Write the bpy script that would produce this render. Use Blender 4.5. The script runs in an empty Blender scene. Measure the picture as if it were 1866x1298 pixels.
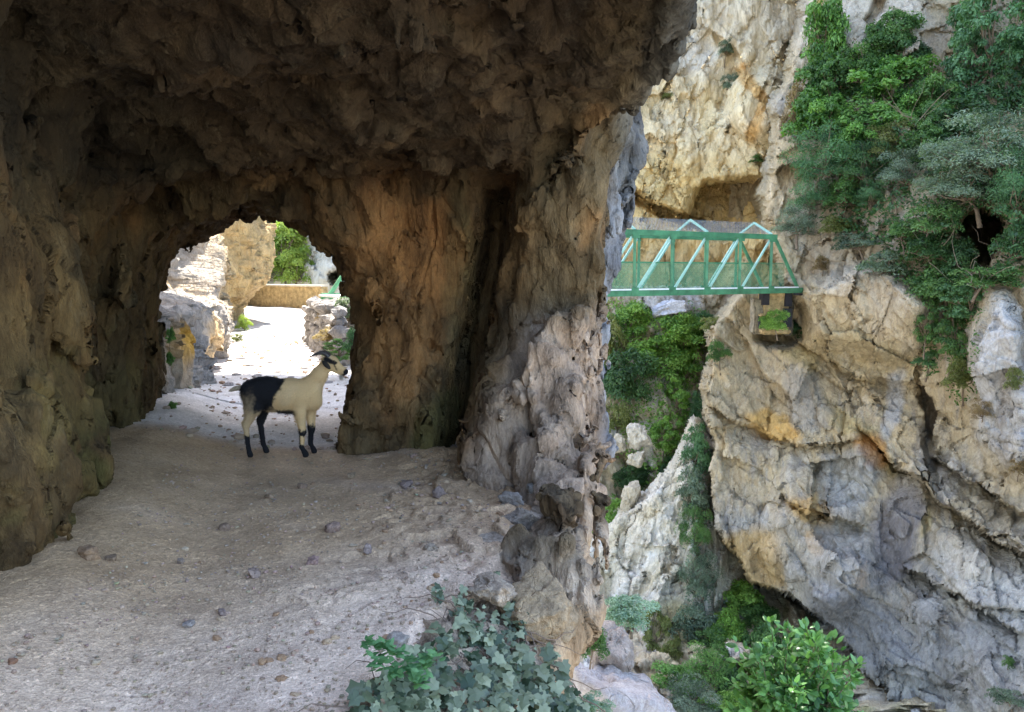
import bpy, math, random
import numpy as np
from mathutils import Vector, Matrix

# ------------------------------------------------------------------ camera, sky, sun, exposure
S = bpy.context.scene
PITCH = math.radians(6.0)
CAMZ, FPX, U0, V0 = 1.6, 1450.0, 933.0, 649.0
cam = bpy.data.cameras.new("camera")
cam_ob = bpy.data.objects.new("camera", cam)
S.collection.objects.link(cam_ob)
S.camera = cam_ob
cam_ob.location = (0, 0, CAMZ)
cam_ob.rotation_euler = (math.radians(90) - PITCH, 0, 0)
cam.sensor_width = 36.0
cam.lens = 36.0 * FPX / 1866.0
cam.clip_start, cam.clip_end = 0.05, 2000.0

SUN_AZ = math.radians(-10.0)      # measured from +Y towards +X; negative = left of the view
SUN_EL = math.radians(56.0)
sun_dir = Vector((math.sin(SUN_AZ) * math.cos(SUN_EL), math.cos(SUN_AZ) * math.cos(SUN_EL), math.sin(SUN_EL)))
world = bpy.data.worlds.new("World")
S.world = world
world.use_nodes = True
wn = world.node_tree
wn.nodes.clear()
sky = wn.nodes.new("ShaderNodeTexSky")
sky.sky_type = 'NISHITA'
sky.sun_disc = False
sky.sun_elevation = SUN_EL
sky.sun_rotation = SUN_AZ
sky.altitude = 500
sky.dust_density = 2.5
bg = wn.nodes.new("ShaderNodeBackground")
bg.inputs['Strength'].default_value = 0.15
wo = wn.nodes.new("ShaderNodeOutputWorld")
wn.links.new(sky.outputs[0], bg.inputs['Color'])
wn.links.new(bg.outputs[0], wo.inputs['Surface'])
sl = bpy.data.lights.new("sun", 'SUN')
sl.energy = 3.6
sl.angle = math.radians(0.5)
sl.color = (1.0, 0.95, 0.86)
so = bpy.data.objects.new("sun", sl)
S.collection.objects.link(so)
so.rotation_euler = sun_dir.to_track_quat('Z', 'Y').to_euler()
S.view_settings.view_transform = 'Standard'
S.view_settings.look = 'None'
S.view_settings.gamma = 1.0
S.view_settings.exposure = 2.8
S.cycles.max_bounces = 8
S.cycles.diffuse_bounces = 6
S.cycles.transparent_max_bounces = 12
S.cycles.use_denoising = True

# ------------------------------------------------------------------ pixel rays (photo pixels -> points at a distance)
cp, sp = math.cos(PITCH), math.sin(PITCH)

def ray(u, v):
    a = (u - U0) / FPX
    b = (V0 - v) / FPX
    return a, cp + b * sp, -sp + b * cp

def at(u, v, y):
    a, dy, dz = ray(u, v)
    t = y / dy
    return Vector((a * t, y, CAMZ + dz * t))

def uv_to_se(u, v):
    a, dy, dz = ray(u, v)
    return a / dy, dz / dy

def se_to_uv(s, e):
    b = (e * cp + sp) / (cp - e * sp)
    dy = cp + b * sp
    return s * dy * FPX + U0, V0 - b * FPX

# ------------------------------------------------------------------ numpy noise
_rs = np.random.RandomState(7)
_perm = np.concatenate([_rs.permutation(256)] * 3).astype(np.int32)
_grad = _rs.normal(size=(256, 3)).astype(np.float32)
_grad /= np.linalg.norm(_grad, axis=1, keepdims=True)
_rnd = _rs.rand(256, 6).astype(np.float32)

def _h(i, j, k):
    return _perm[_perm[_perm[i & 255] + (j & 255)] + (k & 255)]

def gnoise(x, y, z):
    x = np.asarray(x, np.float32); y = np.asarray(y, np.float32); z = np.asarray(z, np.float32)
    xi = np.floor(x).astype(np.int32); yi = np.floor(y).astype(np.int32); zi = np.floor(z).astype(np.int32)
    xf, yf, zf = x - xi, y - yi, z - zi
    u = xf * xf * xf * (xf * (xf * 6 - 15) + 10)
    v = yf * yf * yf * (yf * (yf * 6 - 15) + 10)
    w = zf * zf * zf * (zf * (zf * 6 - 15) + 10)
    r = 0
    for dx in (0, 1):
        wx = u if dx else 1 - u
        for dy in (0, 1):
            wy = v if dy else 1 - v
            for dz in (0, 1):
                wz = w if dz else 1 - w
                g = _grad[_h(xi + dx, yi + dy, zi + dz)]
                r = r + wx * wy * wz * (g[..., 0] * (xf - dx) + g[..., 1] * (yf - dy) + g[..., 2] * (zf - dz))
    return r * 1.6

def fbm(x, y, z, octv=4, lac=2.03, gain=0.5, ridged=False):
    r, a, f, tot = 0, 1.0, 1.0, 0
    for o in range(octv):
        n = gnoise(x * f + 17.3 * o, y * f - 9.1 * o, z * f + 4.7 * o)
        if ridged:
            n = 1 - 2 * np.abs(n)
        r = r + a * n
        tot += a
        a *= gain
        f *= lac
    return r / tot

def facets(x, y, z, seed=0):
    """chiselled planes: every cell of a Voronoi pattern is a randomly tilted plane."""
    x = np.asarray(x, np.float32) + seed * 31.7; y = np.asarray(y, np.float32); z = np.asarray(z, np.float32)
    xi = np.floor(x).astype(np.int32); yi = np.floor(y).astype(np.int32); zi = np.floor(z).astype(np.int32)
    best = np.full(x.shape, 1e9, np.float32)
    val = np.zeros(x.shape, np.float32)
    for dx in (-1, 0, 1):
        for dy in (-1, 0, 1):
            for dz in (-1, 0, 1):
                r = _rnd[_h(xi + dx, yi + dy, zi + dz)]
                px = xi + dx + r[..., 0] - x; py = yi + dy + r[..., 1] - y; pz = zi + dz + r[..., 2] - z
                d = px * px + py * py + pz * pz
                m = d < best
                best = np.where(m, d, best)
                hval = px * (r[..., 3] - .5) * 1.6 + py * (r[..., 4] - .5) * 1.6 + pz * (r[..., 5] - .5) * 1.6 + (r[..., 3] - .5) * .7
                val = np.where(m, hval, val)
    return val

def sstep(a, b, x):
    t = np.clip((x - a) / (b - a), 0, 1)
    return t * t * (3 - 2 * t)

def smin(a, b, k):
    h = np.clip(0.5 + 0.5 * (b - a) / k, 0, 1)
    return b * (1 - h) + a * h - k * h * (1 - h)

def smax(a, b, k):
    return -smin(-a, -b, k)

def itp(x, xs, ys):
    return np.interp(x, xs, ys).astype(np.float32) if isinstance(x, np.ndarray) else float(np.interp(x, xs, ys))

# ------------------------------------------------------------------ mesh helpers
def tag(o, label=None, cat=None, group=None, kind=None):
    if label: o['label'] = label
    if cat: o['category'] = cat
    if group: o['group'] = group
    if kind: o['kind'] = kind
    return o

def empty(name, loc=(0, 0, 0), rz=0):
    o = bpy.data.objects.new(name, None)
    S.collection.objects.link(o)
    o.location = loc
    o.rotation_euler = (0, 0, rz)
    return o

def link(name, me, mat=None, parent=None):
    o = bpy.data.objects.new(name, me)
    S.collection.objects.link(o)
    if mat is not None and len(me.materials) == 0:
        me.materials.append(mat)
    if parent is not None:
        o.parent = parent
    return o

def mesh_np(name, verts, faces, smooth=True):
    """faces: (n,3) or (n,4) array."""
    me = bpy.data.meshes.new(name)
    verts = np.asarray(verts, np.float32); faces = np.asarray(faces, np.int32)
    n, k = faces.shape
    me.vertices.add(len(verts)); me.vertices.foreach_set("co", verts.ravel())
    me.loops.add(n * k); me.loops.foreach_set("vertex_index", faces.ravel())
    me.polygons.add(n)
    me.polygons.foreach_set("loop_start", np.arange(0, n * k, k, dtype=np.int32))
    me.polygons.foreach_set("loop_total", np.full(n, k, np.int32))
    me.polygons.foreach_set("use_smooth", np.full(n, smooth, dtype=bool))
    me.update(calc_edges=True)
    return me

def set_col(me, cols, name="col"):
    a = me.color_attributes.new(name, 'FLOAT_COLOR', 'POINT')
    c = np.ones((len(cols), 4), np.float32)
    c[:, :3] = cols
    a.data.foreach_set("color", c.ravel())

def grid_faces(nr, nc):
    i = np.arange(nr - 1)[:, None] * nc + np.arange(nc - 1)[None, :]
    return np.stack([i, i + 1, i + nc + 1, i + nc], -1).reshape(-1, 4)

def surface_nets(F, org, h):
    """F: 3-D array, negative = inside. Returns vertices, quads."""
    nx, ny, nz = F.shape
    ins = F < 0
    cnt = np.zeros((nx - 1, ny - 1, nz - 1), np.int8)
    for dx in (0, 1):
        for dy in (0, 1):
            for dz in (0, 1):
                cnt += ins[dx:nx - 1 + dx, dy:ny - 1 + dy, dz:nz - 1 + dz]
    mask = (cnt > 0) & (cnt < 8)
    ci, cj, ck = np.nonzero(mask)
    idx = np.full(mask.shape, -1, np.int32)
    idx[ci, cj, ck] = np.arange(len(ci))
    acc = np.zeros((len(ci), 3), np.float32); num = np.zeros(len(ci), np.float32)
    corners = [(0, 0, 0), (1, 0, 0), (0, 1, 0), (1, 1, 0), (0, 0, 1), (1, 0, 1), (0, 1, 1), (1, 1, 1)]
    for a in range(8):
        for b in range(a + 1, 8):
            ca, cb = corners[a], corners[b]
            if sum(abs(p - q) for p, q in zip(ca, cb)) != 1:
                continue
            fa = F[ci + ca[0], cj + ca[1], ck + ca[2]]; fb = F[ci + cb[0], cj + cb[1], ck + cb[2]]
            m = (fa < 0) != (fb < 0)
            t = np.where(m, fa / np.where(fa - fb == 0, 1, fa - fb), 0)
            for ax in range(3):
                acc[:, ax] += np.where(m, ca[ax] + t * (cb[ax] - ca[ax]), 0)
            num += m
    V = (np.stack([ci, cj, ck], 1) + acc / num[:, None]) * h + np.array(org)
    Q = []
    for ax in range(3):
        sl0 = [slice(None)] * 3; sl1 = [slice(None)] * 3
        sl0[ax] = slice(0, -1); sl1[ax] = slice(1, None)
        o1, o2 = [(1, 2), (2, 0), (0, 1)][ax]
        A = ins[tuple(sl0)]; B = ins[tuple(sl1)]
        e = np.stack(np.nonzero(A != B), 1)
        ok = (e[:, o1] > 0) & (e[:, o2] > 0) & (e[:, o1] < mask.shape[o1]) & (e[:, o2] < mask.shape[o2])
        e = e[ok]
        d1 = np.zeros(3, int); d1[o1] = 1
        d2 = np.zeros(3, int); d2[o2] = 1
        g = lambda p: idx[p[:, 0], p[:, 1], p[:, 2]]
        q = np.stack([g(e - d1 - d2), g(e - d2), g(e), g(e - d1)], 1)
        fl = A[e[:, 0], e[:, 1], e[:, 2]]
        q = np.where(fl[:, None], q, q[:, ::-1])
        Q.append(q)
    Q = np.concatenate(Q)
    return V, Q[(Q >= 0).all(1)]

# ------------------------------------------------------------------ materials
class NT:
    def __init__(self, name):
        self.m = bpy.data.materials.new(name)
        self.m.use_nodes = True
        self.t = self.m.node_tree
        self.t.nodes.clear()
        self.out = self.n('OutputMaterial')
    def n(self, typ, **kw):
        nd = self.t.nodes.new('ShaderNode' + typ)
        for k, v in kw.items():
            setattr(nd, k, v)
        return nd
    def l(self, a, b):
        self.t.links.new(a, b)
    def setin(self, sock, v):
        if hasattr(v, 'is_output') or isinstance(v, bpy.types.NodeSocket):
            self.l(v, sock)
        else:
            sock.default_value = v
    def math(self, op, a, b=None, c=None):
        nd = self.n('Math', operation=op)
        for i, v in enumerate((a, b, c)):
            if v is not None: self.setin(nd.inputs[i], v)
        return nd.outputs[0]
    def vmath(self, op, a, b=None):
        nd = self.n('VectorMath', operation=op)
        self.setin(nd.inputs[0], a)
        if b is not None: self.setin(nd.inputs[1], b)
        return nd.outputs['Value'] if op in ('DOT_PRODUCT', 'LENGTH') else nd.outputs[0]
    def noise(self, vec, scale, detail=4, rough=.55, dist=0):
        nd = self.n('TexNoise')
        self.l(vec, nd.inputs['Vector'])
        nd.inputs['Scale'].default_value = scale
        nd.inputs['Detail'].default_value = detail
        nd.inputs['Roughness'].default_value = rough
        nd.inputs['Distortion'].default_value = dist
        return nd
    def mix(self, f, a, b, mode='MIX'):
        nd = self.n('Mix', data_type='RGBA', blend_type=mode)
        self.setin(nd.inputs[0], f); self.setin(nd.inputs[6], a); self.setin(nd.inputs[7], b)
        return nd.outputs[2]
    def ramp(self, f, stops):
        nd = self.n('ValToRGB')
        self.l(f, nd.inputs[0])
        el = nd.color_ramp.elements
        while len(el) < len(stops): el.new(.5)
        for e, (p, c) in zip(el, stops):
            e.position = p
            e.color = (c, c, c, 1) if isinstance(c, (int, float)) else (*c, 1)
        return nd.outputs[0]
    def coords(self, scl=(1, 1, 1)):
        tc = self.n('TexCoord').outputs['Object']
        return self.vmath('MULTIPLY', tc, scl)
    def facet(self, vec, scale):
        v = self.vmath('SCALE', vec); v.node.inputs['Scale'].default_value = scale
        vo = self.n('TexVoronoi')
        self.l(v, vo.inputs['Vector'])
        vo.inputs['Scale'].default_value = 1.0
        d = self.vmath('SUBTRACT', v, vo.outputs['Position'])
        c = self.vmath('SUBTRACT', vo.outputs['Color'], (.5, .5, .5))
        dp = self.vmath('DOT_PRODUCT', d, c)
        cr = self.vmath('DOT_PRODUCT', vo.outputs['Color'], (.35, 0, 0))
        return self.math('ADD', dp, cr)
    def principled(self, col, rough=.9, spec=.25):
        b = self.n('BsdfPrincipled')
        self.setin(b.inputs['Base Color'], col)
        self.setin(b.inputs['Roughness'], rough)
        b.inputs['Specular IOR Level'].default_value = spec
        self.l(b.outputs[0], self.out.inputs['Surface'])
        return b

def rock_mat(name, k=1.0, aniso=(1, 1, .55), amps=(.06, .05, .018), attr=True, col=(.3, .25, .2), bumpk=1.0, bark=.16, grain=1.0, var=.45, lichen=(.6, .58, .52), lich=.3, stain=(.10, .08, .06), stainamt=.6):
    """k: size of the features in metres. Height = streaky noise + chiselled facets at two sizes + grain."""
    N = NT(name)
    v = N.coords(aniso)
    w = N.noise(v, 1.1 / k, 3).outputs['Color']
    w = N.vmath('SCALE', N.vmath('SUBTRACT', w, (.5, .5, .5))); w.node.inputs['Scale'].default_value = .34 * k
    vw = N.vmath('ADD', v, w)
    n1 = N.noise(vw, 2.2 / k, 5, .55).outputs['Fac']
    f1 = N.facet(vw, 3.0 / k)
    f2 = N.facet(vw, 9.0 / k)
    n2 = N.noise(vw, 26 / k, 6, .65).outputs['Fac']
    h = N.math('MULTIPLY', N.math('SUBTRACT', n1, .5), amps[0] * 2 * k)
    h = N.math('ADD', h, N.math('MULTIPLY', f1, amps[1] * k))
    h = N.math('ADD', h, N.math('MULTIPLY', f2, amps[2] * k))
    h = N.math('ADD', h, N.math('MULTIPLY', N.math('SUBTRACT', n2, .5), .034 * k * bumpk))
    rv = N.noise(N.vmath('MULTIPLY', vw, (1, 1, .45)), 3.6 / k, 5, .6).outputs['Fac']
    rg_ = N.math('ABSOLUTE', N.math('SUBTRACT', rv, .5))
    h = N.math('ADD', h, N.math('MULTIPLY', rg_, -bark * k))
    ve = N.n('TexVoronoi', feature='DISTANCE_TO_EDGE')
    N.l(vw, ve.inputs['Vector']); ve.inputs['Scale'].default_value = 1.7 / k
    cm_ = N.ramp(N.noise(v, 1.3 / k, 3).outputs['Fac'], [(.42, 0), (.58, 1)])
    crack = N.math('MULTIPLY', N.ramp(ve.outputs['Distance'], [(0, 1), (.05, 0)]), cm_)
    h = N.math('ADD', h, N.math('MULTIPLY', crack, -.05 * k))
    if attr:
        base = N.n('Attribute', attribute_name="col").outputs['Color']
    else:
        base = (*col, 1)
    c1 = N.noise(vw, 1.6 / k, 6, .7, .6).outputs['Fac']
    c2 = N.noise(v, 14 / k, 5, .7).outputs['Fac']
    dark = N.mix(1.0, base, (1 - var, 1 - var, 1 - var * .9, 1), 'MULTIPLY')
    light = N.mix(1.0, base, (1 + var, 1 + var, 1 + var, 1), 'MULTIPLY')
    c = N.mix(N.ramp(c1, [(.3, 0), (.7, 1)]), dark, light)
    c = N.mix(N.math('MULTIPLY', N.ramp(c2, [(.4, 0), (.68, 1)]), .45), c, N.mix(1.0, c, (.6, .58, .56, 1), 'MULTIPLY'))
    sp_ = N.noise(v, 5 / k, 8, .8).outputs['Fac']
    c = N.mix(N.math('MULTIPLY', N.ramp(sp_, [(.56, 0), (.64, 1)]), lich), c, (*lichen, 1))
    st = N.noise(N.vmath('MULTIPLY', v, (1.6, 1.6, .35)), 1.5 / k, 7, .75).outputs['Fac']
    c = N.mix(N.math('MULTIPLY', N.ramp(st, [(.56, 0), (.68, 1)]), stainamt), c, N.mix(1.0, c, (*[s * 4 for s in stain], 1), 'MULTIPLY'))
    c3 = N.noise(vw, 55 / k, 5, .75).outputs['Fac']
    c = N.mix(1.0, c, N.ramp(c3, [(.3, 1 - .26 * grain), (.5, 1.0), (.72, 1 + .25 * grain)]), 'MULTIPLY')
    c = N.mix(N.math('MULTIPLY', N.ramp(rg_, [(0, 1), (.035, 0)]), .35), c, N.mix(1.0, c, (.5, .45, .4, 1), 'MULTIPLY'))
    N.principled(c, .92, .2)
    d = N.n('Displacement')
    d.inputs['Midlevel'].default_value = 0
    d.inputs['Scale'].default_value = 1
    N.l(h, d.inputs['Height'])
    N.l(d.outputs[0], N.out.inputs['Displacement'])
    N.m.displacement_method = 'BOTH'
    return N.m

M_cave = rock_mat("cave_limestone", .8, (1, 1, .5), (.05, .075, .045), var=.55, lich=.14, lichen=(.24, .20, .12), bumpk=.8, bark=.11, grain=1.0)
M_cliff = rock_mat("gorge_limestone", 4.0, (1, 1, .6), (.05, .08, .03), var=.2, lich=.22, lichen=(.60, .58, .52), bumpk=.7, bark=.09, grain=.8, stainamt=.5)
M_far = rock_mat("far_limestone", 6.0, (1, 1, .5), (.04, .07, .03), bumpk=.7, bark=.09, grain=.6, var=.14, stainamt=.25, lich=.2, lichen=(.7, .68, .62))
M_bank = rock_mat("bank_limestone", 1.5, (1, 1, .6), (.05, .08, .03), var=.25, lich=.25)

def leaf_mat(name, c0, c1, trans=.35, rough=.5):
    N = NT(name)
    r = N.n('Attribute', attribute_name="rnd").outputs['Fac']
    c = N.mix(r, (*c0, 1), (*c1, 1))
    p = N.n('BsdfPrincipled')
    N.l(c, p.inputs['Base Color'])
    p.inputs['Roughness'].default_value = rough
    p.inputs['Specular IOR Level'].default_value = .35
    t = N.n('BsdfTranslucent')
    N.l(N.mix(1.0, c, (1.3, 1.5, .7, 1), 'MULTIPLY'), t.inputs['Color'])
    mx = N.n('MixShader')
    mx.inputs[0].default_value = trans
    N.l(p.outputs[0], mx.inputs[1]); N.l(t.outputs[0], mx.inputs[2])
    N.l(mx.outputs[0], N.out.inputs['Surface'])
    return N.m

L = {
    'bright': leaf_mat("leaf_bright_green", (.04, .11, .02), (.19, .36, .08)),
    'lime': leaf_mat("leaf_lime_green", (.065, .155, .02), (.28, .46, .09)),
    'green': leaf_mat("leaf_green", (.03, .08, .02), (.14, .26, .07)),
    'dark': leaf_mat("leaf_dark_green", (.02, .05, .018), (.08, .17, .05)),
    'teal': leaf_mat("leaf_blue_green", (.035, .095, .035), (.14, .28, .12)),
    'grey': leaf_mat("leaf_grey_green", (.05, .08, .045), (.24, .31, .22)),
    'olive': leaf_mat("leaf_olive", (.10, .12, .03), (.24, .26, .08)),
    'dry': leaf_mat("dry_twigs", (.14, .09, .04), (.32, .23, .11)),
    'silver': leaf_mat("leaf_silver_green", (.14, .24, .17), (.32, .44, .34)),
    'yellow': leaf_mat("leaf_yellow_green", (.16, .24, .03), (.36, .42, .09)),
}

def plain_mat(name, col, rough=.7, nscale=8, var=.25, bump=.0, spec=.3, metallic=0):
    N = NT(name)
    v = N.coords()
    n = N.noise(v, nscale, 6, .65).outputs['Fac']
    c = N.mix(N.ramp(n, [(.3, 0), (.7, 1)]), (*[x * (1 - var) for x in col], 1), (*[min(1, x * (1 + var)) for x in col], 1))
    p = N.principled(c, rough, spec)
    p.inputs['Metallic'].default_value = metallic
    if bump:
        b = N.n('Bump')
        b.inputs['Distance'].default_value = bump
        N.l(n, b.inputs['Height']); N.l(b.outputs[0], p.inputs['Normal'])
    return N.m

M_bark = plain_mat("bark", (.16, .12, .08), .9, 20, .4, .01)

# ------------------------------------------------------------------ the near rock: gallery, tunnel, pillar (signed distance field)
XG_Y = [-3, 0, 1.5, 2.4, 2.76, 3.43, 4.4, 5.6, 6.5, 7.5]
XG_X = [.3, .2, -.5, -.75, -.62, -.5, -.10, .0, -.1, -.2]
XL_Y = [-7, 3.5, 5, 6.7, 8, 9.6]
XL_X = [-2.2, -2.28, -2.68, -3.10, -3.52, -4.0]

def edge_slope(y):
    return itp(y, [0, 3.4, 4.3, 5.2, 6.2], [.5, .5, .22, .08, .05])

CH = []
_rc = np.random.RandomState(12)
for c_, hs_ in (((.36, 6.22, .52), (.36, .40, .72)), ((.02, 6.15, .22), (.26, .34, .52)), ((.50, 5.98, .30), (.22, .30, .66)),
                ((.20, 5.85, .05), (.24, .24, .34)), ((.48, 5.62, -.05), (.24, .22, .30)), ((-.18, 6.35, .05), (.18, .22, .26)),
                ((.52, 6.25, 1.05), (.26, .30, .30)), ((.30, 4.95, -.12), (.30, .28, .20)), ((.22, 4.35, -.20), (.26, .30, .22))):
    n_ = _rc.normal(size=(11, 3)); n_[:5] = np.array([[1, 0, .3], [-1, -.2, .35], [.1, -1, .25], [.45, -.7, .5], [-.3, -.2, 1]]) + _rc.normal(size=(5, 3)) * .16
    n_ /= np.linalg.norm(n_, axis=1, keepdims=True)
    h_ = np.sqrt(((n_ * np.array(hs_)) ** 2).sum(1)) * _rc.uniform(.80, 1.0, 11)
    CH.append((np.array(c_), n_, h_))

def rock_sdf(x, y, z):
    lo = itp(y, [-6, 0, 2.0, 2.8, 3.4, 4, 5, 6, 7, 7.6, 8.3, 9.4, 10.2], [.7, .55, .15, .18, .31, .40, .50, .62, .66, .80, .95, .90, .2])
    hi = itp(y, [-6, 2, 4.3, 6, 7, 8.4, 9.4], [1.15, 1.1, 1.08, .93, .90, 1.27, 1.2])
    lo = lo - .11 * np.exp(-((z - 1.25) / .45) ** 2) * sstep(7, 7.8, y)
    k = sstep(1.6, 3.1, z)
    Xo = lo * (1 - k) + hi * k
    Xo = Xo + np.where(z < -.15, (-.15 - z) * itp(y, [2.5, 3.3, 4, 6], [.2, -.15, -.32, -.30]), 0)
    xl = itp(y, XL_Y, XL_X) - .18 * sstep(.3, 1.2, z) + .25 * sstep(.9, 0, z) * 0
    zc = np.minimum(2.33 + .25 * (7.2 - y), 3.25)
    xg = itp(y, XG_Y, XG_X)
    zf = -.22 - np.maximum(x - xg, 0) * edge_slope(y) + .20 * sstep(xg - .25, xg + .15, x)
    xp = x + .37 * (1 - z / 2.3)
    yb = itp(xp, [-3.5, -1.3, -.30, -.17, -.04, .03, .2, .7, 1.2], [7.2, 7.0, 6.88, 7.7, 7.7, 6.7, 6.46, 6.42, 6.5])
    # the cut slopes: its foot stands nearer than its top, and a buttress leans against the column
    yb = yb - .16 * sstep(.8, 0, z)
    butt = sstep(1.34, 1.12, z - .35 * np.abs(x - .35) * 0 + .12 * gnoise(x * 5, y * 0, z * 2) + .9 * np.maximum(.25 - x, 0)) * sstep(-.12, .05, xp) * (.12 + .14 * (1.3 - z))
    yb = yb - butt
    g = smax(zf - z, z - zc, .10)
    g = smax(g, xl - x, .45)
    g = smax(g, y - yb, .14)
    # tunnel bore
    tc = itp(y, [5, 7, 8.5, 9.5], [-2.42, -2.45, -2.66, -2.8])
    hw = itp(y, [5, 7, 7.6, 8.5, 9.5], [1.1, 1.08, 1.06, 1.16, 1.3])
    top = itp(y, [5, 7, 8.3, 9.5], [2.7, 2.42, 2.22, 2.35])
    zz = np.maximum(z - .9, 0) / (top - .9)
    dx = (x - tc) / (hw - .20 * sstep(.8, 0, z) * (x > tc))
    ex = np.where(dx < 0, 2.1, 2.6)
    t = ((np.abs(dx) ** ex + zz ** ex) ** (1 / ex) - 1) * .95
    t = smax(t, -.22 - z, .08)
    t = np.maximum(t, 5.5 - y)
    void = smin(g, t, .12)
    # open ledge behind the viewer
    ob = np.maximum(np.maximum(y - 3.6 - .25 * gnoise(x, y * 0, z), -2.7 - x), zf - z)
    void = np.minimum(void, ob)
    for c_, n_, h_ in CH:      # angular blocks leaning on the pillar and lying on the lip
        d_ = np.full(x.shape, -9.0, np.float32)
        for nn_, hh_ in zip(n_, h_):
            d_ = np.maximum(d_, (x - c_[0]) * nn_[0] + (y - c_[1]) * nn_[1] + (z - c_[2]) * nn_[2] - hh_)
        void = smax(void, -d_, .015)
    s = smax(x - Xo, -void, .10)
    s = smax(s, y - 9.3, .2)
    return s

h = .042
org = (-4.7, -1.2, -2.3)
nx, ny, nz = int(6.6 / h), int(11.1 / h), int(6.6 / h)
gx = (org[0] + np.arange(nx) * h).astype(np.float32)
gy = (org[1] + np.arange(ny) * h).astype(np.float32)
gz = (org[2] + np.arange(nz) * h).astype(np.float32)
F = np.empty((nx, ny, nz), np.float32)
YY, ZZ = np.meshgrid(gy, gz, indexing='ij')
for i in range(nx):
    F[i] = rock_sdf(np.full_like(YY, gx[i]), YY, ZZ)
bi, bj, bk = np.nonzero(np.abs(F) < .45)
bx, by, bz = gx[bi], gy[bj], gz[bk]
w1 = gnoise(bx * .9, by * .9, bz * .7 + 5) * .16
w2 = gnoise(bx * .9 + 40, by * .9, bz * .7) * .16
w3 = gnoise(bx * .9, by * .9 + 40, bz * .7) * .10
Fb = rock_sdf(bx + w1 * .5, by + w2, bz + w3 * .6)
Fb += fbm(bx * 2.3, by * 2.3, bz * 1.0, 3) * .13
Fb += fbm(bx * 5 + .6 * bz, by * 5, bz * 1.3 + 9, 3, ridged=True) * .055
nf = 1 - .5 * sstep(7.4, 8.0, by) * (bx < 0)
fl = (bz < .12) & (bx < itp(by, XG_Y, XG_X))
Fb += np.where(fl, 0, nf * facets(bx * 2.6 + w1 * 3, by * 2.6, bz * 1.5 + w2 * 3, 1) * .15)
Fb += np.where(fl, 0, nf * facets(bx * 1.1 + w1 * 2, by * 1.1, bz * .8 + w2 * 2, 5) * .16)
Fb += np.where(fl, 0, nf * facets(bx * 6 + w1 * 6, by * 6, bz * 3.5 + w2 * 6, 2) * .035)
bt = sstep(1.5, 1.2, bz) * sstep(-.35, -.1, bx) * sstep(5.2, 5.6, by) * sstep(7.2, 6.6, by)
Fb += bt * (facets(bx * 3.0 + bz, by * 3.0, bz * 2.2 - bx, 4) * .10)
F[bi, bj, bk] = Fb
for ax in range(3):   # close the solid at the limits of the block
    for e in (0, -1):
        s_ = [slice(None)] * 3
        s_[ax] = e
        F[tuple(s_)] = .02
V, Q = surface_nets(F, org, h)
del F
x, y, z = V[:, 0], V[:, 1], V[:, 2]

def blend(c, m, col):
    m = np.clip(m, 0, 1)[:, None]
    return c * (1 - m) + np.array(col, np.float32) * m

def spot(x, y, z, c, r, wob=.5):
    d = np.sqrt(((x - c[0]) / r[0]) ** 2 + ((y - c[1]) / r[1]) ** 2 + ((z - c[2]) / r[2]) ** 2)
    d = d + wob * fbm(x * 3, y * 3, z * 3, 3)
    return sstep(1.15, .75, d)

C = np.tile(np.array([.125, .085, .045], np.float32), (len(V), 1))
n1 = fbm(x * 1.1, y * 1.1, z * .8, 4)
n2 = fbm(x * 2.5 + 9, y * 2.5, z * 1.4, 4)
C = blend(C, sstep(.0, .45, n1) * .7, (.14, .125, .09))
C = blend(C, sstep(.1, .5, n2) * .7, (.24, .13, .06))
C = blend(C, sstep(-.1, -.5, n2) * .6, (.21, .16, .10))
C = blend(C, sstep(1.9, 2.6, z) * .85 * sstep(7.3, 6.5, y), (.056, .047, .036))            # roof darkened, dimness of the gallery put into the colour
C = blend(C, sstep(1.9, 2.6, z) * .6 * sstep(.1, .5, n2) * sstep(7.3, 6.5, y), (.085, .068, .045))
C = blend(C, spot(x, y, z, (-.95, 7, 1.4), (.55, .8, 1.0)) * .75, (.30, .18, .09))     # orange brown wall by the cleft
C = blend(C, spot(x, y, z, (-.75, 7, 1.8), (.35, .8, .5)) * .7, (.36, .20, .09))
C = blend(C, spot(x, y, z, (-.45, 7, 1.2), (.16, .8, 1.2)) * .4, (.16, .155, .09))
C = blend(C, spot(x, y, z, (-.60, 6.9, .20), (.25, .6, .4)) * .7, (.13, .145, .07))      # moss at the foot
C = blend(C, spot(x, y, z, (-2.8, 4.6, .35), (.5, .9, .6), 1.2) * .55, (.14, .15, .06))
C = blend(C, spot(x, y, z, (-2.8, 4.4, .9), (.5, .9, .7), 1.0) * .5, (.26, .18, .09))
C = blend(C, spot(x, y, z, (-3.4, 6.5, .4), (.6, 1.2, .5), 1.2) * .3, (.13, .135, .06))
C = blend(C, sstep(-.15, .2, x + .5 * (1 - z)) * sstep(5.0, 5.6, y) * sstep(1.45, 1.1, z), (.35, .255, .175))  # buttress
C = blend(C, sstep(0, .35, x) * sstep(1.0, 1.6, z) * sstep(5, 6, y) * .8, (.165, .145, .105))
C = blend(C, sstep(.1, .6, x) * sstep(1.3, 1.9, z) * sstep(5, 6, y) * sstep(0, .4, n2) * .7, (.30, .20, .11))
C = blend(C, sstep(.78, .94, x) * sstep(6.9, 7.6, y), (.25, .25, .25))                  # outer face, grey
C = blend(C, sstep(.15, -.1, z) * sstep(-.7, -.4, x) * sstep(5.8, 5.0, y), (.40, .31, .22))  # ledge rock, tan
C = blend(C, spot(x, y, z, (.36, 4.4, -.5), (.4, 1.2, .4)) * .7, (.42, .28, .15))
C = blend(C, sstep(2.7, 3.3, z + .6 * x) * sstep(.3, .9, x) * .6, (.17, .155, .115))
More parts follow.
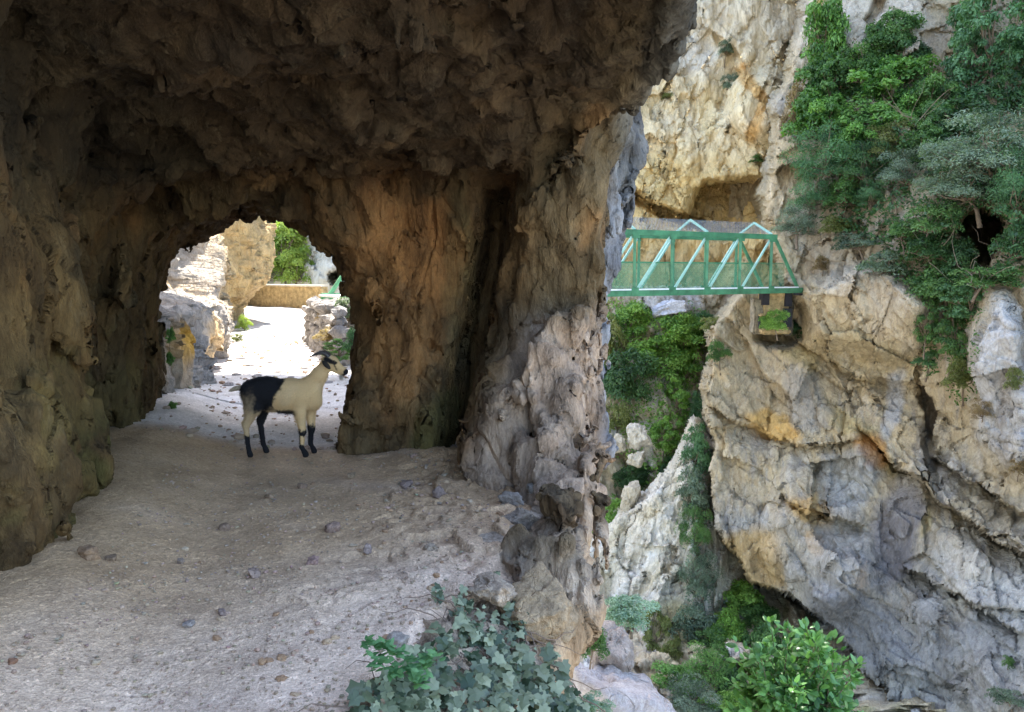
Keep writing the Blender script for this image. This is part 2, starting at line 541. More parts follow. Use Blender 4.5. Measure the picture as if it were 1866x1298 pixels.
inn = sstep(2.4, 3.6, y) * np.maximum(1 - sstep(-.25, .15, x + .4 * (1 - z) * (z < 1)), sstep(1.15, 1.5, z) * (1 - sstep(.72, .95, x)))
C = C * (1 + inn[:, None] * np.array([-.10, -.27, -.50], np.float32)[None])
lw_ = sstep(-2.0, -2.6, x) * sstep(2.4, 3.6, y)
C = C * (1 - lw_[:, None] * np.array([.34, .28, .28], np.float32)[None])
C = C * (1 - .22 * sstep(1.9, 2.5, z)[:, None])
C = C * (1 + .55 * fbm(x * 3, y * 3, z * 2 + 7, 4))[:, None]
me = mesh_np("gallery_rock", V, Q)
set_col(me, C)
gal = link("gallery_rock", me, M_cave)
sm = gal.modifiers.new("Subdivision", 'SUBSURF')
sm.subdivision_type = 'CATMULL_CLARK'
sm.levels = 1; sm.render_levels = 2
tag(gal, "brown rock wall and low roof of the hewn gallery with its tunnel bore and pillar", "rock", kind='structure')

# the mountain over the gallery and the wall behind the viewer
def blob_box(name, lo, hi, n, amp, fr, mat, col, seed=0):
    """a box of rock with faces broken by noise (closed)."""
    Fg = []
    hx = max(hi[i] - lo[i] for i in range(3)) / n
    o = [lo[i] - 4 * hx for i in range(3)]
    d = [int((hi[i] - lo[i]) / hx) + 9 for i in range(3)]
    X, Y, Z = np.meshgrid(*[o[i] + np.arange(d[i]) * hx for i in range(3)], indexing='ij')
    F = np.maximum.reduce([lo[0] - X, X - hi[0], lo[1] - Y, Y - hi[1], lo[2] - Z, Z - hi[2]]).astype(np.float32)
    F = F + fbm(X * fr + seed, Y * fr, Z * fr * .6, 4) * amp + facets(X * fr * 2, Y * fr * 2, Z * fr, seed) * amp * .6
    V, Q = surface_nets(F.astype(np.float32), o, hx)
    me = mesh_np(name, V, Q)
    set_col(me, np.tile(np.array(col, np.float32), (len(V), 1)) * (1 + .3 * fbm(V[:, 0] * .3, V[:, 1] * .3, V[:, 2] * .2, 3))[:, None])
    return link(name, me, mat)

o = blob_box("mountain", (-26, 5.0, 3.9), (.2, 8.6, 40), 44, .5, .25, M_cliff, (.4, .36, .3))
tag(o, "grey mountain rising over the gallery", "mountain", kind='structure')
o = blob_box("mountain", (-26, -14, -4), (-3.6, 4.4, 14), 40, .5, .25, M_cliff, (.4, .36, .3), 3)
tag(o, "rock face along the ledge behind the viewer", "mountain", kind='structure')

o = blob_box("overhang", (-20, 15.8, 8.6), (-.6, 18.4, 14.0), 40, .35, .35, M_cliff, (.42, .38, .32), 5)  # added out of view, casts shade on the path just past the tunnel
tag(o, "unseen grey crag added to shade the path beyond the tunnel", "cliff", kind='structure')
# ------------------------------------------------------------------ the path
PL_Y = [-7, 8.0, 9.5, 13, 16, 23, 34, 44]
PL_X = [-2.6, -3.55, -4.05, -4.95, -5.85, -8.2, -11.5, -14.6]
PR_Y = [6, 7.5, 9.5, 11.5, 16, 22.6, 34, 44]
PR_X = [-.1, -.6, -1.5, -2.1, -3.5, -5.6, -8.4, -11]

def ground_z(x, y):
    x = np.asarray(x, np.float32); y = np.asarray(y, np.float32)
    pl = np.where(y < 8, itp(y, XL_Y, XL_X), itp(y, PL_Y, PL_X))
    z = .035 * gnoise(x * .9, y * .9, x * 0) + .012 * gnoise(x * 3.1, y * 3.1, x * 0 + 3)
    z = z + .20 * sstep(.9, -.1, x - pl) * (y < 10)
    z = z + .10 * sstep(7.0, 6.7, y) * sstep(-1.7, -.6, x) * sstep(5.6, 6.9, y)
    pr = np.where(y < 7.5, itp(y, XG_Y, XG_X), itp(y, PR_Y, PR_X))
    z = z + .05 * (facets(x * 3.5, y * 3.5, x * 0 + .3, 6) + .5 * facets(x * 9, y * 9, x * 0 + .3, 7)) * sstep(-1.3, -.2, x - pr) * sstep(8, 7, y) * sstep(3.2, 4.2, y)
    out = np.maximum(x - pr + .05 * gnoise(x * 5, y * 5, x * 0 + 7), 0)
    k = sstep(6.6, 8.5, y)
    z = z - out * (edge_slope(y) * 1.0 + .35) * (1 - k) - np.maximum(out - .8, 0) * .8 * k
    return z

def gz1(x, y):
    return float(ground_z(np.array([x]), np.array([y]))[0])

ys = [1.0]
while ys[-1] < 46:
    ys.append(ys[-1] + (.013 if ys[-1] < 4.5 else .013 + (ys[-1] - 4.5) * .0045) if ys[-1] > 2.4 else ys[-1] + .06)
ys = np.array(ys, np.float32)
NC = 380
xl_ = np.where(ys < 9.5, -4.2, itp(ys, PL_Y, PL_X) - .8)
xr_ = np.where(ys < 8, .6, np.minimum(itp(ys, PR_Y, PR_X) + 3.0, .6))
tt = np.linspace(0, 1, NC)
X = xl_[:, None] + (xr_ - xl_)[:, None] * tt[None, :]
Y = np.repeat(ys[:, None], NC, 1)
Zg = ground_z(X.ravel(), Y.ravel()).reshape(X.shape)
Zg = Zg + .006 * fbm(X * 9, Y * 9, X * 0, 4)
pf = grid_faces(len(ys), NC)
lip = ((X - itp(Y, XG_Y, XG_X) > .34) & (Y < 8)).ravel()
pf = pf[~lip[pf].any(1)]
me = mesh_np("path", np.stack([X, Y, Zg], -1).reshape(-1, 3), pf)
xf, yf = X.ravel(), Y.ravel()
C = np.tile(np.array([.72, .55, .415], np.float32), (len(xf), 1))
nn = fbm(xf * 1.3, yf * 1.3, xf * 0, 4)
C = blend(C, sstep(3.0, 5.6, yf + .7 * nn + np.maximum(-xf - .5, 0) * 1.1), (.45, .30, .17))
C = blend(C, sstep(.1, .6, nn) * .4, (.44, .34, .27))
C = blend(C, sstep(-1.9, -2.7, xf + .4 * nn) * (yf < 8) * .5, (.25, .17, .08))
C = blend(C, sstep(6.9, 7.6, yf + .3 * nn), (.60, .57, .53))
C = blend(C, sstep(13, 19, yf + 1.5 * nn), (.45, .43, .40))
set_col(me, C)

N = NT("path_gravel")
v = N.coords()
a_ = N.n('Attribute', attribute_name="col").outputs['Color']
n1 = N.noise(v, 3, 6, .65).outputs['Fac']
vo = N.n('TexVoronoi'); N.l(v, vo.inputs['Vector']); vo.inputs['Scale'].default_value = 55
vo2 = N.n('TexVoronoi'); N.l(v, vo2.inputs['Vector']); vo2.inputs['Scale'].default_value = 120
n3 = N.noise(v, 14, 5, .7).outputs['Fac']
pm = N.ramp(n3, [(.42, 0), (.6, 1)])
c = N.mix(N.ramp(n1, [(.3, 0), (.7, 1)]), N.mix(1.0, a_, (.78, .75, .72, 1), 'MULTIPLY'), N.mix(1.0, a_, (1.2, 1.2, 1.22, 1), 'MULTIPLY'))
g1 = N.n('SeparateColor'); N.l(vo.outputs['Color'], g1.inputs[0])
g2 = N.n('SeparateColor'); N.l(vo2.outputs['Color'], g2.inputs[0])
c = N.mix(N.math('MULTIPLY', pm, .55), c, N.mix(1.0, c, N.ramp(g1.outputs[0], [(0, .55), (.8, 1.15), (1, 1.7)]), 'MULTIPLY'))
c = N.mix(.5, c, N.mix(1.0, c, N.ramp(g2.outputs[0], [(0, .7), (1, 1.35)]), 'MULTIPLY'))
N.principled(c, .9, .25)
hh = N.math('MULTIPLY', N.math('MULTIPLY', N.math('SUBTRACT', .6, vo.outputs['Distance']), pm), .006)
hh = N.math('ADD', hh, N.math('MULTIPLY', vo2.outputs['Distance'], -.003))
hh = N.math('ADD', hh, N.math('MULTIPLY', n3, .020))
hh = N.math('ADD', hh, N.math('MULTIPLY', N.noise(v, 45, 5, .7).outputs['Fac'], .008))
hh = N.math('SUBTRACT', hh, .013)
d = N.n('Displacement'); d.inputs['Midlevel'].default_value = 0; d.inputs['Scale'].default_value = 1
N.l(hh, d.inputs['Height']); N.l(d.outputs[0], N.out.inputs['Displacement'])
N.m.displacement_method = 'BOTH'
M_path = N.m
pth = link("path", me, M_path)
tag(pth, "trodden gravel path through the tunnel", "path", kind='structure')

# ------------------------------------------------------------------ stones and gravel
import bmesh
def ico(sub):
    bm = bmesh.new()
    bmesh.ops.create_icosphere(bm, subdivisions=sub, radius=1)
    v = np.array([p.co[:] for p in bm.verts], np.float32)
    f = np.array([[q.index for q in p.verts] for p in bm.faces], np.int32)
    bm.free()
    return v, f
ICO = {k: ico(k) for k in (1, 2, 3, 4, 5)}

def stone_mesh(name, seed, sub, scale, amp=.35, col=(.3, .25, .2), fr=1.1):
    v, f = ICO[sub]
    rp = np.random.RandomState(seed * 7 + 1)
    pn = rp.normal(size=(17, 3)); pn[:6] = np.concatenate([np.eye(3), -np.eye(3)]) + rp.normal(size=(6, 3)) * .22
    pn /= np.linalg.norm(pn, axis=1, keepdims=True)
    ph = rp.uniform(.62, .98, 17)
    dt = v @ pn.T
    d = np.where(dt > .05, ph[None] / np.maximum(dt, .05), 9).min(1)
    d = d + .35 * amp * facets(v[:, 0] * fr * 1.6 + seed * 3.3, v[:, 1] * fr * 1.6, v[:, 2] * fr * 1.6, seed) + .10 * fbm(v[:, 0] * 2 + seed, v[:, 1] * 2, v[:, 2] * 2, 3)
    if sub >= 5:
        d = d + .06 * facets(v[:, 0] * 4 + seed, v[:, 1] * 4, v[:, 2] * 4, seed) + .03 * facets(v[:, 0] * 10 + seed, v[:, 1] * 10, v[:, 2] * 10, seed) + .03 * fbm(v[:, 0] * 7, v[:, 1] * 7, v[:, 2] * 7 + seed, 3)
    p = v * d[:, None] * np.array(scale, np.float32)
    me = mesh_np(name, p, f, sub >= 4)
    set_col(me, np.tile(np.array(col, np.float32), (len(p), 1)) * (1 + .25 * fbm(v[:, 0] * 2 + seed, v[:, 1] * 2, v[:, 2] * 2, 3))[:, None])
    return me

M_stone = rock_mat("stone", .15, (1, 1, 1), (.03, .05, .02), var=.3, lich=.1)
M_stone.displacement_method = 'BUMP'
R = random.Random(11)
stones = [  # u, v, size px, colour, label
    (165, 1068, 26, (.30, .19, .11), "pointed brown stone sticking out of the path nearest the left wall"),
    (205, 1065, 16, (.28, .19, .12), "small upright brown stone just right of the pointed stone"),
    (465, 1055, 20, (.33, .24, .19), "pinkish brown stone bedded in the middle of the path"),
    (570, 1028, 20, (.34, .22, .18), "reddish stone bedded in the path right of the middle"),
    (605, 965, 22, (.30, .20, .15), "dark flat stone in the path below the goat's forelegs"),
    (550, 890, 14, (.28, .19, .13), "brown stone in the path just in front of the goat"),
    (490, 910, 14, (.28, .19, .12), "small dark stone in front of the goat's hind legs"),
    (410, 965, 16, (.27, .18, .12), "dark stone left of the path's middle"),
    (740, 885, 20, (.29, .21, .17), "flat dark stone near the foot of the pillar wall"),
    (800, 905, 18, (.30, .22, .18), "brown stone lying left of the buttress"),
    (785, 995, 24, (.40, .31, .22), "tan stone block at the gravel's right edge"),
    (405, 1125, 14, (.30, .22, .18), "small red brown stone low in the path's middle"),
    (345, 1150, 14, (.34, .29, .25), "small grey stone low on the left of the path"),
    (720, 1165, 30, (.45, .39, .33), "pale flat stone beside the ivy"),
    (330, 1040, 12, (.32, .24, .18), "thin upright stone left of the path's middle"),
    (670, 1000, 18, (.34, .26, .22), "grey brown stone between the middle and the ledge"),
    (885, 860, 26, (.34, .28, .22), "pale rubble stone at the foot of the buttress"),
    (935, 915, 30, (.36, .31, .26), "grey broken rock lying before the buttress"),
    (28, 1262, 14, (.32, .17, .10), "rusty brown stone in the lower left corner"),
    (640, 870, 14, (.33, .24, .15), "little tan stone right of the goat's forefeet"),
]
for i, (u, v, s, col, lab) in enumerate(stones):
    a, dy, dz = ray(u, v)
    t = CAMZ / -dz
    px, py = a * t, dy * t
    r = s / 2 / FPX * t * 1.25
    me = stone_mesh("path_stone", i + 1, 4, (r * R.uniform(1.0, 1.5), r * R.uniform(.8, 1.1), r * R.uniform(.7, 1.0)), .5, col)
    o = link("path_stone", me, M_stone)
    o.location = (px, py, gz1(px, py) + r * .30)
    o.rotation_euler = (0, 0, R.uniform(0, 6))
    tag(o, lab, "stone", "stones bedded in the path")

protos = [stone_mesh("small_stone", 200 + k, 3, (1.2, 1.0, .6), .5, c_) for k, c_ in enumerate([(.40, .25, .14), (.48, .34, .21), (.34, .21, .12), (.52, .40, .27)])]
for k in range(70):
    py = 2.9 + 3.7 * R.random() ** 1.3
    x0_, x1_ = itp(py, XL_Y, XL_X) + .5, itp(py, XG_Y, XG_X) + .1
    px = x0_ + (x1_ - x0_) * R.random() ** .7
    o = link("small_stone", protos[k % 4], M_stone)
    r = R.uniform(.007, .024)
    o.scale = (r * R.uniform(.8, 1.3), r, r * R.uniform(.8, 1.2))
    o.location = (px, py, gz1(px, py) + r * .2)
    o.rotation_euler = (0, 0, R.uniform(0, 6))
    tag(o, "small loose brown stone, one of many scattered on the gravel path", "stone", "small stones scattered on the path")

# larger broken rocks on the ledge
ledge = [
    ((1025, 915), 5.35, (.16, .18, .19), (.42, .31, .22), "large brown boulder wedged against the right foot of the buttress"),
    ((985, 895), 5.6, (.13, .13, .09), (.38, .35, .31), "pale grey slab rock lying before the buttress"),
    ((1010, 1010), 4.7, (.22, .28, .16), (.40, .29, .19), "broad tan rock on the outer lip of the ledge"),
    ((905, 985), 4.75, (.22, .16, .06), (.42, .34, .26), "flat stone step near the path's right edge"),
    ((950, 950), 5.1, (.16, .12, .08), (.36, .30, .24), "angular grey rock between the path and the lip boulder"),
    ((900, 1075), 3.9, (.15, .14, .07), (.42, .33, .24), "low tan rock rising out of the ivy's upper end"),
    ((985, 1110), 3.95, (.20, .22, .16), (.38, .28, .17), "ochre faced rock above the ivy on the ledge lip"),
]
for i, ((u, v), y_, sc, col, lab) in enumerate(ledge):
    me = stone_mesh("ledge_rock", i + 31, 5, sc, .55, col, .9)
    o = link("ledge_rock", me, M_stone)
    o.location = at(u, v, y_)
    o.rotation_euler = (R.uniform(-.2, .2), R.uniform(-.2, .2), R.uniform(0, 6))
    tag(o, lab, "rock", "broken rocks on the ledge")

# gravel: small loose stones nobody could count
rg = np.random.RandomState(5)
def scatter_gravel(n, ymin, ymax, xa, xb, smin_, smax_, power=1.6):
    gy_ = ymin + (ymax - ymin) * rg.rand(n) ** power
    gx_ = xa(gy_) + (xb(gy_) - xa(gy_)) * rg.rand(n)
    keep = fbm(gx_ * 1.7, gy_ * 1.7, gx_ * 0 + 2, 3) + .25 * rg.randn(n) > -.05
    gx_, gy_ = gx_[keep], gy_[keep]
    gs = smin_ + (smax_ - smin_) * rg.rand(len(gx_)) ** 4
    return gx_, gy_, gs
def gravel_mesh(name, gx_, gy_, gs, col, mat):
    v, f = ICO[1]
    n = len(gx_)
    P = v[None] * (1 + .45 * (rg.rand(n, len(v)) - .5))[..., None]
    P = P * gs[:, None, None] * np.stack([rg.uniform(.7, 1.4, n), rg.uniform(.7, 1.3, n), rg.uniform(.4, .8, n)], 1)[:, None, :]
    th = rg.rand(n) * 6.28
    c_, s_ = np.cos(th)[:, None], np.sin(th)[:, None]
    P = np.stack([P[..., 0] * c_ - P[..., 1] * s_, P[..., 0] * s_ + P[..., 1] * c_, P[..., 2]], -1)
    P[..., 0] += gx_[:, None]; P[..., 1] += gy_[:, None]
    P[..., 2] += (ground_z(gx_, gy_) + gs * .25 + .003)[:, None]
    Fc = (f[None] + (np.arange(n) * len(v))[:, None, None]).reshape(-1, 3)
    me = mesh_np(name, P.reshape(-1, 3), Fc, False)
    cc = np.array(col, np.float32)[None] * rg.uniform(.6, 1.25, (n, 1)) * (1 + .1 * rg.randn(n, 3))
    set_col(me, np.clip(np.repeat(cc, len(v), 0), .03, .8))
    return link(name, me, mat)
N = NT("gravel_stone")
N.principled(N.mix(N.noise(N.coords(), 60, 4).outputs['Fac'], N.n('Attribute', attribute_name="col").outputs['Color'], (.32, .24, .17, 1)), .95, .1)
M_grav = N.m
a1 = scatter_gravel(9000, 2.5, 6.8, lambda y: itp(y, XL_Y, XL_X) + .3, lambda y: itp(y, XG_Y, XG_X) + .1, .0025, .012)
a2 = scatter_gravel(1500, 7.0, 20, lambda y: itp(y, PL_Y, PL_X), lambda y: itp(y, PR_Y, PR_X), .01, .05, 1.3)
a3 = scatter_gravel(700, 5.0, 6.6, lambda y: y * 0 - .9, lambda y: y * 0 + .2, .005, .022, .8)
o = gravel_mesh("gravel", *[np.concatenate(q) for q in zip(a1, a2, a3)], (.42, .31, .22), M_grav)
tag(o, "loose gravel scattered over the path", "gravel", kind='stuff')

# cobbles set in the path beyond the goat
cob = [(365, 690), (395, 672), (430, 684), (468, 690), (505, 678), (530, 690), (560, 672), (415, 700), (455, 668), (575, 690), (490, 662), (540, 660), (385, 655), (352, 672), (440, 655), (598, 700)]
for i, (u, v) in enumerate(cob):
    a, dy, dz = ray(u, v)
    t = CAMZ / -dz
    r = R.uniform(10, 17) / 2 / FPX * t
    me = stone_mesh("cobble", i + 60, 3, (r * 1.5, r * 1.6, r * .8), .45, (.36, .33, .31))
    o = link("cobble", me, M_stone)
    o.location = (a * t, dy * t, gz1(a * t, dy * t))
    o.rotation_euler = (0, 0, R.uniform(0, 6))
    tag(o, "grey cobble bedded in the bright path just beyond the tunnel mouth", "stone", "cobbles bedded in the path beyond the tunnel")

# ------------------------------------------------------------------ distant rock sheets, laid out on a fan of directions
def seg(*pts):
    out = []
    for (a, b, n) in pts:
        out.append(np.linspace(a, b, n, endpoint=False))
    return np.concatenate(out + [[pts[-1][1]]]).astype(np.float32)

def sheet(name, us, vs, yfun, cfun, mat, keep=None):
    s_, _ = uv_to_se(us, 497.0)
    _, e_ = uv_to_se(933.0, vs)
    Sg, Eg = np.meshgrid(s_, e_)
    Ug, Vg = se_to_uv(Sg, Eg)
    Yb = yfun(Ug, Vg, Sg, Eg)
    P = np.stack([Sg * Yb, Yb, CAMZ + Eg * Yb], -1)
    cols = cfun(Ug.ravel(), Vg.ravel(), P[..., 0].ravel(), P[..., 1].ravel(), P[..., 2].ravel())
    fa = grid_faces(*Sg.shape)[:, ::-1]
    if keep is not None:
        k = keep(Ug, Vg).ravel()
        fa = fa[k[fa].all(1)]
    me = mesh_np(name, P.reshape(-1, 3), fa)
    set_col(me, cols)
    return link(name, me, mat)

def relief(s, e, y0, seed, k, amp, tilt=.0):
    X = s * y0 + seed * 13.0
    Y = y0
    Z = e * y0
    zt = Z + tilt * X
    wx = gnoise(X / (4 * k), Y / (4 * k), zt / (4 * k)) * 1.2 * k
    r = amp * .9 * fbm(X / (5 * k), Y / (5 * k), zt / (7 * k), 3)
    r = r + amp * .8 * facets((X + wx) / (3.2 * k), Y / (6 * k), (zt + wx * .5) / (4.2 * k), seed)
    r = r + amp * .32 * facets((X + wx * .5) / (1.1 * k), Y / (3 * k), zt / (1.7 * k), seed + 1)
    r = r + amp * .12 * facets((X + wx * .5) / (.42 * k), Y / (3 * k), zt / (.62 * k), seed + 2)
    r = r - amp * .30 * fbm((X + wx) / (1.9 * k), Y / (3 * k), (zt + X * .5) / (3.2 * k), 4, ridged=True)
    r = r + amp * .25 * fbm(X / (1.2 * k), Y / (2 * k), zt / (1.8 * k), 4)
    return r

def pwarp(U, V, f=.02, a=14):
    return U + a * gnoise(U * f, V * f, U * 0 + 1.5), V + a * gnoise(U * f, V * f, U * 0 + 8.5)

def stroke(U, V, pts, w):
    """soft mask round a polyline in photo pixels."""
    d = np.full(U.shape, 1e9, np.float32)
    for (x0, y0), (x1, y1) in zip(pts[:-1], pts[1:]):
        dx, dy = x1 - x0, y1 - y0
        t = np.clip(((U - x0) * dx + (V - y0) * dy) / (dx * dx + dy * dy + 1e-6), 0, 1)
        d = np.minimum(d, np.hypot(U - x0 - t * dx, V - y0 - t * dy))
    return sstep(w, w * .35, d)

def ell(U, V, cu, cv, ru, rv, ang=0):
    c_, s_ = math.cos(math.radians(ang)), math.sin(math.radians(ang))
    du, dv = U - cu, V - cv
    return sstep(1.25, .7, np.hypot((du * c_ + dv * s_) / ru, (-du * s_ + dv * c_) / rv))

def undercut(U, V, pts, depth, length):
    """an overhang along a polyline v=f(u): rock below it steps back, then comes forward again."""
    us_, vs_ = zip(*pts)
    f = np.interp(U, us_, vs_)
    inr = sstep(us_[0] - 6, us_[0] + 12, U) * sstep(us_[-1] + 6, us_[-1] - 12, U)
    d = V - f
    return inr * depth * np.where(d > 0, sstep(0, 5, d) * np.exp(-d / length), 0) - inr * depth * .35 * np.where(d <= 0, np.exp(d / (length * .7)), 0)

# the right hand massif
UL_V = [-1500, -100, 60, 200, 400, 440, 520, 545, 600, 700, 850, 1000, 1060, 1090, 1150, 1220, 1298, 1500, 1800]
UL_U = [1500, 1480, 1462, 1408, 1396, 1402, 1440, 1350, 1298, 1278, 1292, 1312, 1370, 1440, 1510, 1570, 1640, 1800, 1950]

def massif_base(U, V):
    y = itp(U, [1200, 1400, 1500, 1620, 1866, 2200, 3000], [36.5, 35.5, 34, 31.5, 27, 22, 15])
    y = y - 3.0 * sstep(560, 1250, V) + 7 * sstep(430, -100, V)
    return y

def massif_y(U, V, s, e):
    U2, V2 = pwarp(U, V, .012, 16)
    U3, V3 = pwarp(U2, V2, .05, 5)
    y0 = massif_base(U, V)
    y = y0 + relief(s, e, y0, 2, 1.15, 1.25, .35)
    y = y + undercut(U3, V3, [(1430, 590), (1480, 640), (1560, 690), (1690, 700)], 1.0, 26)      # below the pale bulge
    y = y + undercut(U3, V3, [(1270, 700), (1330, 760), (1400, 790), (1450, 810), (1560, 800)], .8, 28)
    y = y + undercut(U3, V3, [(1560, 770), (1620, 840), (1700, 900), (1866, 1010), (2100, 1150)], 1.5, 40)
    y = y + undercut(U3, V3, [(1700, 830), (1760, 880), (1866, 930), (2100, 990)], 1.5, 28)
    y = y + undercut(U3, V3, [(1420, 890), (1500, 930), (1580, 950)], .9, 20)
    y = y + undercut(U3, V3, [(1640, 1040), (1760, 1080), (1866, 1160)], 1.0, 26)
    y = y - 1.6 * ell(U3, V3, 1570, 570, 120, 80, 10)                        # pale bulge
    y = y - 1.3 * ell(U3, V3, 1500, 1000, 90, 130, -30)
    y = y - 1.8 * ell(U3, V3, 1830, 700, 55, 170, -8)                        # grey slab on the right
    y = y + 1.2 * ell(U3, V3, 1690, 760, 14, 90, -12)                        # groove
    y = y + 5.5 * ell(U3, V3, 1788, 440, 40, 50, 15)                          # dark cave
    y = y + 2.2 * ell(U3, V3, 1425, 585, 46, 42, 0)                          # notch of the abutment
    y = y + 1.0 * stroke(U3, V3, [(1600, 0), (1580, 50), (1590, 130)], 14)
    uL = np.interp(V2, UL_V, UL_U)
    dd = np.maximum(uL + 12 - U - 22 * fbm(U * .012, V * .012, U * 0 + 2, 5), 0)
    y = y + 24 * (1 - np.exp(-(dd / 17) ** 2)) + dd * .02
    return y.astype(np.float32)

def massif_c(U, V, x, y, z):
    U2, V2 = pwarp(U, V, .012, 22)
    U2, V2 = pwarp(U2, V2, .05, 7)
    n = U.shape[0]
    C = np.tile(np.array([.47, .41, .29], np.float32), (n, 1))
    nz = fbm(U * .012, V * .009, U * 0, 5)
    nv = fbm(U * .035, V * .008, U * 0 + 4, 4)
    C = blend(C, sstep(.0, .5, nz) * .6, (.45, .38, .26))
    C = blend(C, sstep(-.05, -.5, nz) * .6, (.33, .35, .38))
    C = blend(C, sstep(.15, .5, nv) * .4, (.52, .49, .42))
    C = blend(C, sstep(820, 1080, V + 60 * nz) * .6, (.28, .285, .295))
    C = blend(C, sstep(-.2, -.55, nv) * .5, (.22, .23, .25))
    vst = fbm(U * .09, V * .010, U * 0 + 14, 4)
    C = blend(C, sstep(.1, .5, vst) * .45 * sstep(560, 700, V), (.62, .60, .56))
    C = blend(C, sstep(-.1, -.5, vst) * .45 * sstep(560, 700, V), (.27, .29, .33))
    big = fbm(U * .005, V * .004, U * 0 + 24, 3)
    C = blend(C, sstep(-.05, .25, big) * .6 * sstep(700, 860, V), (.38, .42, .48))
    # by region
    C = blend(C, sstep(640, 480, V2) * sstep(1720, 1640, U2) * sstep(1440, 1480, U2) * .6, (.50, .46, .40))
    C = blend(C, ell(U2, V2, 1560, 650, 110, 45, 15) * .75, (.44, .38, .24))
    C = blend(C, ell(U2, V2, 1480, 590, 40, 90, -25) * .6, (.45, .38, .24))
    C = blend(C, ell(U2, V2, 1360, 700, 60, 80, 0) * .55, (.44, .38, .27))
    C = blend(C, stroke(U2, V2, [(1450, 640), (1500, 720), (1570, 790), (1640, 880), (1700, 960)], 20) * .8, (.42, .36, .20))
    C = blend(C, ell(U2, V2, 1590, 828, 44, 26, 40) * .95, (.50, .29, .11))
    C = blend(C, ell(U2, V2, 1410, 780, 60, 22, 20) * .85, (.60, .40, .14))
    C = blend(C, ell(U2, V2, 1480, 920, 50, 22, 35) * .8, (.55, .38, .16))
    C = blend(C, ell(U2, V2, 1485, 985, 14, 40, 0) * .7, (.55, .36, .16))
    C = blend(C, ell(U2, V2, 1570, 1050, 14, 30, 0) * .6, (.52, .34, .16))
    C = blend(C, ell(U2, V2, 1365, 1030, 60, 60, 30) * .85, (.50, .37, .18))
    C = blend(C, ell(U2, V2, 1470, 730, 45, 50, 0) * .7, (.31, .31, .31))
    C = blend(C, ell(U2, V2, 1550, 880, 60, 55, -20) * .6, (.36, .41, .48))
    C = blend(C, ell(U2, V2, 1550, 1030, 80, 100, -30) * .6, (.37, .385, .41))
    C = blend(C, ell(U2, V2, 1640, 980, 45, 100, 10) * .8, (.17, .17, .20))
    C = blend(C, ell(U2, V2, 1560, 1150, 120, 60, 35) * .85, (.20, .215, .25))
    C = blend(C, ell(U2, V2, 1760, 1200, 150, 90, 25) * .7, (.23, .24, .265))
    C = blend(C, ell(U2, V2, 1760, 1060, 40, 70, 0) * .6, (.50, .49, .47))
    C = blend(C, ell(U2, V2, 1830, 690, 60, 170, -5) * .8, (.46, .49, .54))
    C = blend(C, ell(U2, V2, 1620, 740, 22, 70, 10) * .6, (.36, .41, .50))
    C = blend(C, ell(U2, V2, 1720, 870, 30, 50, -40) * .7, (.58, .58, .57))
    C = blend(C, ell(U2, V2, 1690, 800, 14, 90, -8) * .7, (.16, .15, .14))
    C = blend(C, sstep(120, 60, V2) * sstep(1440, 1470, U2) * .8, (.52, .49, .43))
    C = blend(C, stroke(U2, V2, [(1490, -60), (1484, 90)], 10) * .8, (.62, .44, .20))
    C = blend(C, stroke(U2, V2, [(1430, 250), (1410, 400), (1420, 480)], 22) * .6, (.58, .48, .32))
    C = blend(C, ell(U2, V2, 1700, 90, 55, 22, -45) * .8, (.60, .60, .60))
    C = blend(C, sstep(1660, 1700, U2) * sstep(540, 500, V2) * .7, (.24, .20, .12))
    C = blend(C, ell(U2, V2, 1600, 300, 180, 110, 10) * .6, (.26, .22, .14))
    return np.clip(C * np.array([.90, .85, .75], np.float32), .02, .8)

us = seg((1180, 1240, 6), (1240, 1930, 330), (1930, 2300, 30), (2300, 3600, 20))
vs = seg((-1400, -60, 40), (-60, 1340, 560), (1340, 1800, 24))
def massif_keep(U, V):
    return U > np.interp(V, UL_V, UL_U) - 70
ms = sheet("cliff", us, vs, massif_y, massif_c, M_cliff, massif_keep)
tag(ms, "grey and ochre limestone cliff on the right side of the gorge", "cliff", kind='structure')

# the far cliff behind the bridge, and behind the path's end
def far_y(U, V, s, e):
    U3, V3 = pwarp(U, V, .02, 10)
    y0 = itp(U, [-500, 300, 560, 700, 1100, 1400, 1700], [75, 75, 72, 66, 58, 56, 60]) + 0 * V
    y = y0 + relief(s, e, y0, 5, 1.7, 2.2, -.25)
    y = y + undercut(U3, V3, [(1130, 330), (1200, 370), (1260, 385), (1290, 345), (1340, 322), (1400, 318)], 2.6, 34)
    y = y + 4.5 * ell(U3, V3, 1335, 378, 70, 50, -10)
    y = y + 2.0 * stroke(U3, V3, [(1130, 345), (1200, 385), (1280, 405)], 10)
    y = y - 3 * ell(U3, V3, 1390, 190, 60, 60, 30)
    y = y + 12 * sstep(900, 700, U) * sstep(520, 150, V) + sstep(520, -200, V) * 6
    y = y + 6 * ell(U, V, 610, 506, 11, 11)
    return y.astype(np.float32)

def far_c(U, V, x, y, z):
    return far_c0(U, V) * np.array([.94, .87, .72], np.float32)

